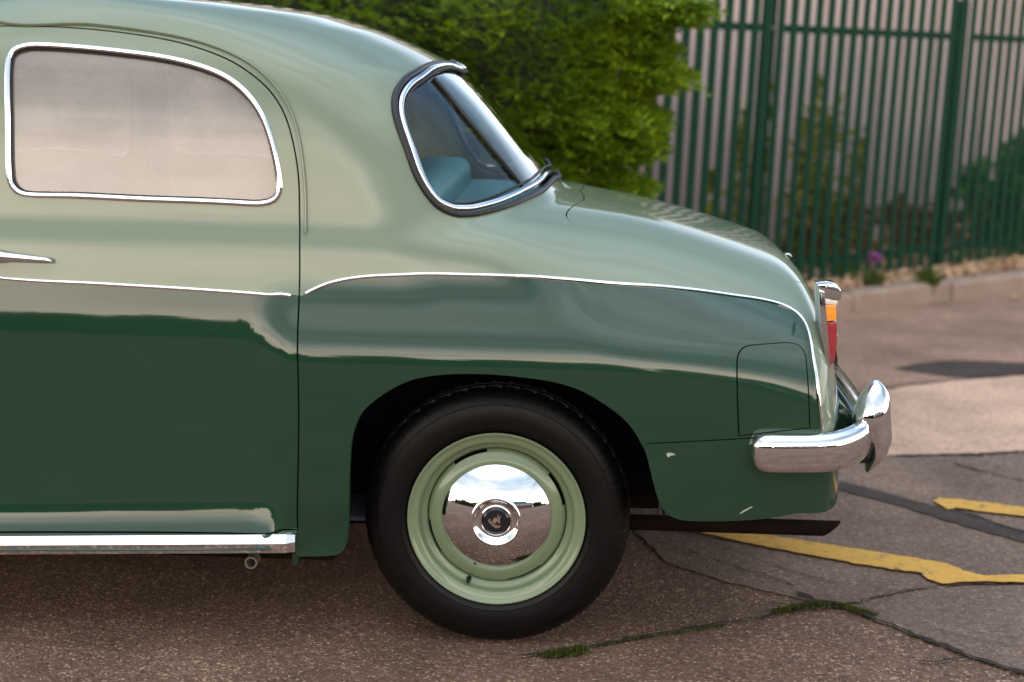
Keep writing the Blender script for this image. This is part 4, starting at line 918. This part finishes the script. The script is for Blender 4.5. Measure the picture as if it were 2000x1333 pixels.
tag(wl_.build('clad_wall', wm, fix=False), 'pinkish grey ribbed metal wall behind the green fence', 'wall')
# ---- plants between fence and wall
def leaf_cloud(n, centre, rad, size, seed, f=None):
    r_ = np.random.default_rng(seed); V = []; Fc = []; c0 = np.array(centre)
    for _ in range(n):
        d = r_.normal(size=3); d /= np.linalg.norm(d); q = c0+d*np.array(rad)*r_.random()**.45
        if f: q = f(q, r_)
        s = size*(.5+r_.random()); a = nrm(r_.normal(size=3)); b_ = nrm(np.cross(a, r_.normal(size=3))); b = len(V)
        V += [q-a*s, q+b_*s*.45, q+a*s, q-b_*s*.45]; Fc.append((b, b+1, b+2, b+3))
    return V, Fc
LF = foliage_mat('olive_leaves', (.09, .11, .015), (.24, .26, .03), (.42, .38, .06), 4, trans=.4)
LG = foliage_mat('green_leaves', (.015, .045, .008), (.045, .12, .015), (.12, .22, .03), 3, trans=.35)
LR = foliage_mat('red_leaves', (.07, .025, .012), (.20, .065, .025), (.30, .14, .04), 5, trans=.35)
BARK = simple('bark', (.07, .05, .035), .9, noise=(20, .6, (.12, .09, .07)))
def fplant(name, label, cat, stems, mleaf, seed, group=None, lsz=.036):
    s_mid = np.mean([q[0] for q in stems]); base = FP(s_mid, .55, .12); root = empty(name, base); tag(root, label, cat, group); b0 = np.array(base); st_ = MB(); V = []; Fc = []; r_ = np.random.default_rng(seed)
    for (s, top, wid, n) in stems:
        a = FP(s, .55, .10)-b0; b = FP(s+r_.uniform(-.1, .15), .55+r_.uniform(-.12, .12), top)-b0; mid = (a+b)/2+r_.normal(size=3)*.04
        st_ = MB(); st_.tube([a, mid, b], [.010, .007, .003], 6); st_.build('stem', BARK, root)
        for _ in range(n):
            t = r_.beta(1.6, 1.1); q = (1-t)**2*a+2*t*(1-t)*mid+t*t*b+r_.normal(size=3)*wid*(1.15-t*.7); sz = lsz*(.5+r_.random()); u = nrm(r_.normal(size=3)); w = nrm(np.cross(u, r_.normal(size=3))); k = len(V)
            V += [q-u*sz, q+w*sz*.5, q+u*sz, q-w*sz*.5]; Fc.append((k, k+1, k+2, k+3))
    mb = MB(); mb.add(V, Fc); mb.build('foliage', mleaf, root, fix=False)
def fs(px, py=300):   # position along the fence behind a photo point, at the plants' distance
    d = ray(px, py); n3 = np.array([fn_[0], fn_[1], 0]); o = np.array([FB0[0]+fn_[0]*.55, FB0[1]+fn_[1]*.55, 0]); t = ((o-CP).dot(n3))/d.dot(n3); p = CP+d*t; return float((p[:2]-o[:2]).dot(fd_)), float(p[2])
def top_(px, py): return fs(px, py)
fplant('climbing_shrub', 'thin yellow green shrub behind the fence, right of the first thick post', 'shrub', [(*fs(1588, 150), .045, 210), (*fs(1560, 215), .05, 230), (*fs(1620, 190), .045, 210), (*fs(1545, 260), .06, 200), (*fs(1642, 240), .05, 190), (*fs(1600, 330), .10, 300)], LF, 41)
fplant('climbing_shrub', 'sparse yellow green shrub behind the fence, between hedge and first thick post', 'shrub', [(*fs(1478, 160), .035, 150), (*fs(1450, 210), .04, 150), (*fs(1425, 250), .045, 150), (*fs(1410, 330), .05, 110)], LF, 42)
fplant('leafy_bush', 'dark green leafy bush behind the fence at the right edge of the photo', 'bush', [(*fs(1950, 300), .12, 700), (*fs(1995, 280), .14, 800), (*fs(2040, 260), .14, 700), (*fs(1915, 330), .10, 450), (*fs(1975, 420), .16, 900)], LG, 43, lsz=.035)
fplant('low_shrub', 'low russet leaved shrub at the fence foot beside the car boot', 'shrub', [(*fs(1640, 405), .10, 330), (*fs(1590, 430), .09, 260), (*fs(1690, 395), .10, 300), (*fs(1540, 440), .09, 200)], LR, 44)
fplant('low_shrub', 'low brown and orange shrub at the fence foot left of the second thick post', 'shrub', [(*fs(1750, 400), .10, 300), (*fs(1800, 415), .09, 300), (*fs(1840, 430), .08, 200)], LR, 45)
# grass fringe and weed by the kerb, purple flower
WD = foliage_mat('weed_leaves', (.03, .05, .01), (.07, .11, .02), (.16, .16, .04), 9, trans=.3)
def weed(name, label, cat, c, h, n, spread, seed, m=WD, flower=None):
    root = empty(name, c); tag(root, label, cat); V = []; Fc = []; r_ = np.random.default_rng(seed)
    for _ in range(n):
        b0 = np.array([r_.normal()*spread*.4, r_.normal()*spread*.4, 0]); tip = b0+np.array([r_.normal()*spread, r_.normal()*spread, h*(.4+.6*r_.random())]); w = np.array([.006+.006*r_.random(), 0, 0]); mid = (b0+tip)/2+np.array([0, 0, .02]); k = len(V)
        V += [b0-w*.5, b0+w*.5, mid+w, tip, mid-w]; Fc.append((k, k+1, k+2, k+3, k+4))
    mb = MB(); mb.add(V, Fc); mb.build('foliage', m, root, fix=False)
    if flower:
        for q in flower: mb = MB(); mb.tube([(q[0], q[1], .0), (q[0]*1.1, q[1], q[2])], [.005, .004], 6); mb.build('stem', m, root); V, Fc = [], []
        for q in flower:
            v2, f2 = leaf_cloud(90, q, (.045, .045, .045), .014, seed+3); b = len(V); V += v2; Fc += [tuple(b+i for i in f) for f in f2]
        mb = MB(); mb.add(V, Fc); mb.build('blossom', simple('purple_petals', (.30, .07, .27), .7), root, fix=False)
weed('weed', 'small green weed growing over the kerb edge', 'weed', tuple(atZ(1812, 572, .06)-[0, .02, 0]), .18, 90, .05, 51)
fpos = atZ(1703, 560, .12)
weed('purple_flower', 'purple flower standing on the verge in front of the fence', 'flower', tuple(fpos), .12, 50, .06, 52, flower=[(0, 0, .175)])
gs_ = MB(); V, Fc = [], []; r_ = np.random.default_rng(60)
for (px, wd, n, h) in ((1900, 60, 500, .06), (1650, 40, 220, .12), (1990, 40, 260, .08), (1760, 60, 160, .05)):
    for _ in range(n):
        c = atZ(px+r_.normal()*wd*.5, 538-(px-1650)*.115+r_.normal()*4, .12); w = .004; k = len(V); hh2 = h*(.4+r_.random()); l = r_.normal(size=2)*h*.4
        V += [(c[0]-w, c[1], .112), (c[0]+w, c[1], .112), (c[0]+l[0], c[1]+l[1], .112+hh2)]; Fc.append((k, k+1, k+2))
gs_.add(V, Fc); tag(gs_.build('grass', foliage_mat('grass_blades', (.04, .07, .012), (.08, .15, .02), (.15, .22, .04), 9), fix=False), kind='stuff')
lf = MB(); c = Z(1980, 585); lf.add([(c[0]-.05, c[1]-.02, .012), (c[0], c[1]-.035, .022), (c[0]+.06, c[1], .012), (c[0]+.01, c[1]+.03, .028)], [(0, 1, 2, 3)]); tag(lf.build('fallen_leaf', simple('dry_leaf', (.5, .30, .16), .8), fix=False), 'dry tan leaf lying on the road below the kerb', 'leaf')
# ---- conifer hedge
HM = foliage_mat('conifer_sprays', (.062, .125, .008), (.165, .270, .012), (.34, .44, .020), 2.6, trans=.35)
def hedge():
    # right face follows the outline in the photo at the hedge's own depth
    yc_ = 2.55; A = atY(1150, 300, yc_); base = np.array([A[0]-1.2, yc_, 0]); root = empty('conifer_hedge', base)
    tag(root, 'dense bright green conifer hedge behind the car, in front of the fence', 'hedge')
    prof = [(atY(x, y, yc_)[2], atY(x, y, yc_)[0]) for x, y in [(1060, 760), (1110, 520), (1150, 420), (1185, 370), (1205, 330), (1240, 250), (1266, 170), (1280, 90), (1290, 20), (1290, -80), (1240, -220), (1180, -340)]]
    pz = np.array([q[0] for q in prof]); pxr = np.array([q[1] for q in prof])
    r_ = np.random.default_rng(77); V = []; Fc = []; xl = -5.2; top = 1.79; nspr = 34000; thick = .75
    # lumps on the face so that clumps stand out with dark gaps between
    lump = r_.uniform(size=(260, 3))*[7, 1, 2.8]+[-5.2, 0, 0]
    def lumpy(x, z):
        d = (lump[:, 0]-x)**2+((lump[:, 2]-z)*1.6)**2; return np.exp(-d.min()/.018)
    for i in range(nspr):
        z = r_.uniform(.05, top); xr_ = np.interp(z, pz, pxr)+.07*math.sin(z*23)+.05*math.sin(z*41+1)-.02; x = xr_-(xr_-xl)*r_.random()**1.55 if r_.random() < .8 else xr_-abs(r_.normal())*.12
        e = xr_-x; edge = min(1, e/.55); front = yc_-thick*math.sqrt(max(0, 1-(1-edge)**2)); l = lumpy(x, z)
        if l < .10 and r_.random() < .62: depth = .22
        else: depth = 0
        y = front+depth+r_.exponential(.07)-.11*l if r_.random() < .8 else yc_+r_.uniform(-.5, .5)
        q = np.array([x, y, z])-base; out = nrm([max(.05, 1-edge)*1.6+r_.normal()*.35+.35, -edge-.2+r_.normal()*.3, .10+r_.normal()*.22])
        L_ = .05+.075*r_.random()+(.06 if edge < .35 and r_.random() < .45 else 0); side = nrm(np.cross(out, [r_.normal()*.35, r_.normal()*.35, 1])); upv = np.cross(side, out)
        tip = q+out*L_+np.array([0, 0, -.25*L_])
        nb = 5
        for k in range(nb):
            t = .12+.75*k/(nb-1); c = q+out*L_*t+np.array([0, 0, -.25*L_*t*t]); bl = L_*.42*(1-t*.55)
            for sd in (-1, 1):
                b = len(V); e2 = c+side*sd*bl*.75+out*bl*.75+upv*r_.normal()*.008; w = out*L_*.055
                V += [c-w, e2, c+w*1.6]; Fc.append((b, b+1, b+2))
        b = len(V); V += [q-side*.004, q+side*.004, tip]; Fc.append((b, b+1, b+2))
    mb = MB(); mb.add(V, Fc); mb.build('foliage', HM, root, fix=False)
    tk = MB()
    for x in np.arange(-4.6, .3, .65):
        tk.tube([np.array([x, yc_, 0])-base, np.array([x+.03, yc_, 1.2])-base, np.array([x, yc_, 1.9])-base], [.06, .045, .02], 8)
        for k in range(9):
            z = .3+k*.18; a = r_.random()*6.28; tk.tube([np.array([x, yc_, z])-base, np.array([x+math.cos(a)*.35, yc_+math.sin(a)*.35, z+.12])-base], [.018, .005], 5)
    tk.build('trunk', BARK, root)
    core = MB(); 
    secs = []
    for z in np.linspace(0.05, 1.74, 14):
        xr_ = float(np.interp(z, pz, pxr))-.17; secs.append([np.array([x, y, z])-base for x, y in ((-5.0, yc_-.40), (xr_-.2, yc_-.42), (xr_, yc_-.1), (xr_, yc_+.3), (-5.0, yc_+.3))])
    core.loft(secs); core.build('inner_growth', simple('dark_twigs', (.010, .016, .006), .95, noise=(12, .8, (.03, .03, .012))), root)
hedge()
# ---- what stands behind the camera and shows in the chrome and the paint, with filler hedges added
TL = foliage_mat('tree_leaves', (.012, .022, .008), (.03, .05, .015), (.05, .08, .02), 2, trans=.15)
def back_tree(x, y, h, w, seed, label):
    root = empty('tree', (x, y, 0)); tag(root, label, 'tree', 'trees reflected in the car'); r_ = np.random.default_rng(seed); V = []; Fc = []
    cl_ = [(r_.uniform(-w, w)*.6, r_.uniform(-w, w)*.4, h*r_.uniform(.25, .85), r_.uniform(.25, .5)*w) for _ in range(14)]
    for cx, cy, cz2, rr2 in cl_:
        for _ in range(150):
            d = nrm(r_.normal(size=3)); q = np.array([cx, cy, cz2])+d*rr2*np.array([1, 1, .8])*r_.random()**.3; q[2] = max(.1, min(q[2], h)); s = .28*(.5+r_.random()); u = nrm(r_.normal(size=3)); ww = nrm(np.cross(u, r_.normal(size=3))); k = len(V)
            V += [q-u*s, q+ww*s*.6, q+u*s, q-ww*s*.6]; Fc.append((k, k+1, k+2, k+3))
    mb = MB(); mb.add(V, Fc); mb.build('crown', TL, root, fix=False); mb = MB(); mb.tube([(0, 0, 0), (.1, 0, h*.4), (0, .1, h*.8)], [.22, .15, .05], 8); mb.build('trunk', BARK, root)
for a_, b_, lab in ((-60, 3.2, 'added low dark hedge closing the sky gap in the car reflections, left of the green building'), (32.5, 60, 'added low dark hedge closing the sky gap in the car reflections, right of the green building')):  # hedges added out of view to block the bright sky under the tree crowns
    root = empty('hedge', ((a_+b_)/2, -33.5, 0)); tag(root, lab, 'hedge', 'added hedges that block sky in reflections'); r_ = np.random.default_rng(int(b_)); V = []; Fc = []; hw2 = (b_-a_)/2
    for _ in range(int(hw2*110)):
        q = np.array([r_.uniform(-hw2, hw2), r_.uniform(-.2, 1.3), 0]); q[2] = r_.uniform(.0, 1.9+.35*math.sin(q[0]*.9)); s = .25*(.5+r_.random()); u = nrm(r_.normal(size=3)); ww = nrm(np.cross(u, r_.normal(size=3))); kk = len(V); V += [q-u*s, q+ww*s*.6, q+u*s, q-ww*s*.6]; Fc.append((kk, kk+1, kk+2, kk+3))
    mb = MB(); mb.add(V, Fc); mb.build('foliage', TL, root, fix=False); mb = MB(); mb.box(-hw2, hw2, -.2, .9, 0, 1.6); mb.build('inner_growth', simple('filler_hedge', (.010, .018, .007), .95), root)
k = 0; rt_ = random.Random(12)
x = -46.
while x < 3:
    h = 3.9+1.3*rt_.random()+.7*math.sin(x*.35); back_tree(x, -33+rt_.uniform(-2, 2), h, 3.1, 100+k, 'dark leafy tree reflected in the chrome hubcap, left of the green building'); x += 3.1; k += 1
bt = empty('office_building', (16, -34, 0)); tag(bt, 'long green building on a red brick base, reflected in the hubcap', 'building')
gw = simple('green_cladding', (.05, .12, .08), .6, noise=(.8, .4, (.07, .15, .10))); bw = simple('red_brick', (.22, .075, .05), .9, noise=(6, .6, (.30, .12, .08)))
mb = MB(); mb.box(-12, 16, -8, 0, 0, 2.0); mb.build('brick_base', bw, bt); mb = MB(); mb.box(-12.03, 16.03, -8, .03, 2.002, 4.9); mb.build('wall', gw, bt)
mb = MB(); mb.box(-4, 9, -8, -1, 4.902, 6.1); mb.build('roof', gw, bt)
wmn = simple('window_pale', (.55, .58, .60), .2)
for i in range(13):
    mb = MB(); mb.box(-11+i*2.05, -9.7+i*2.05, .03, .09, 2.6, 4.0); mb.build('window', wmn, bt)
hg2 = 0
for x in (34, 37.5, 41, 45): back_tree(x, -33, 4.8, 3.2, 300+int(x), 'dark leafy tree reflected in the chrome hubcap, right of the green building')
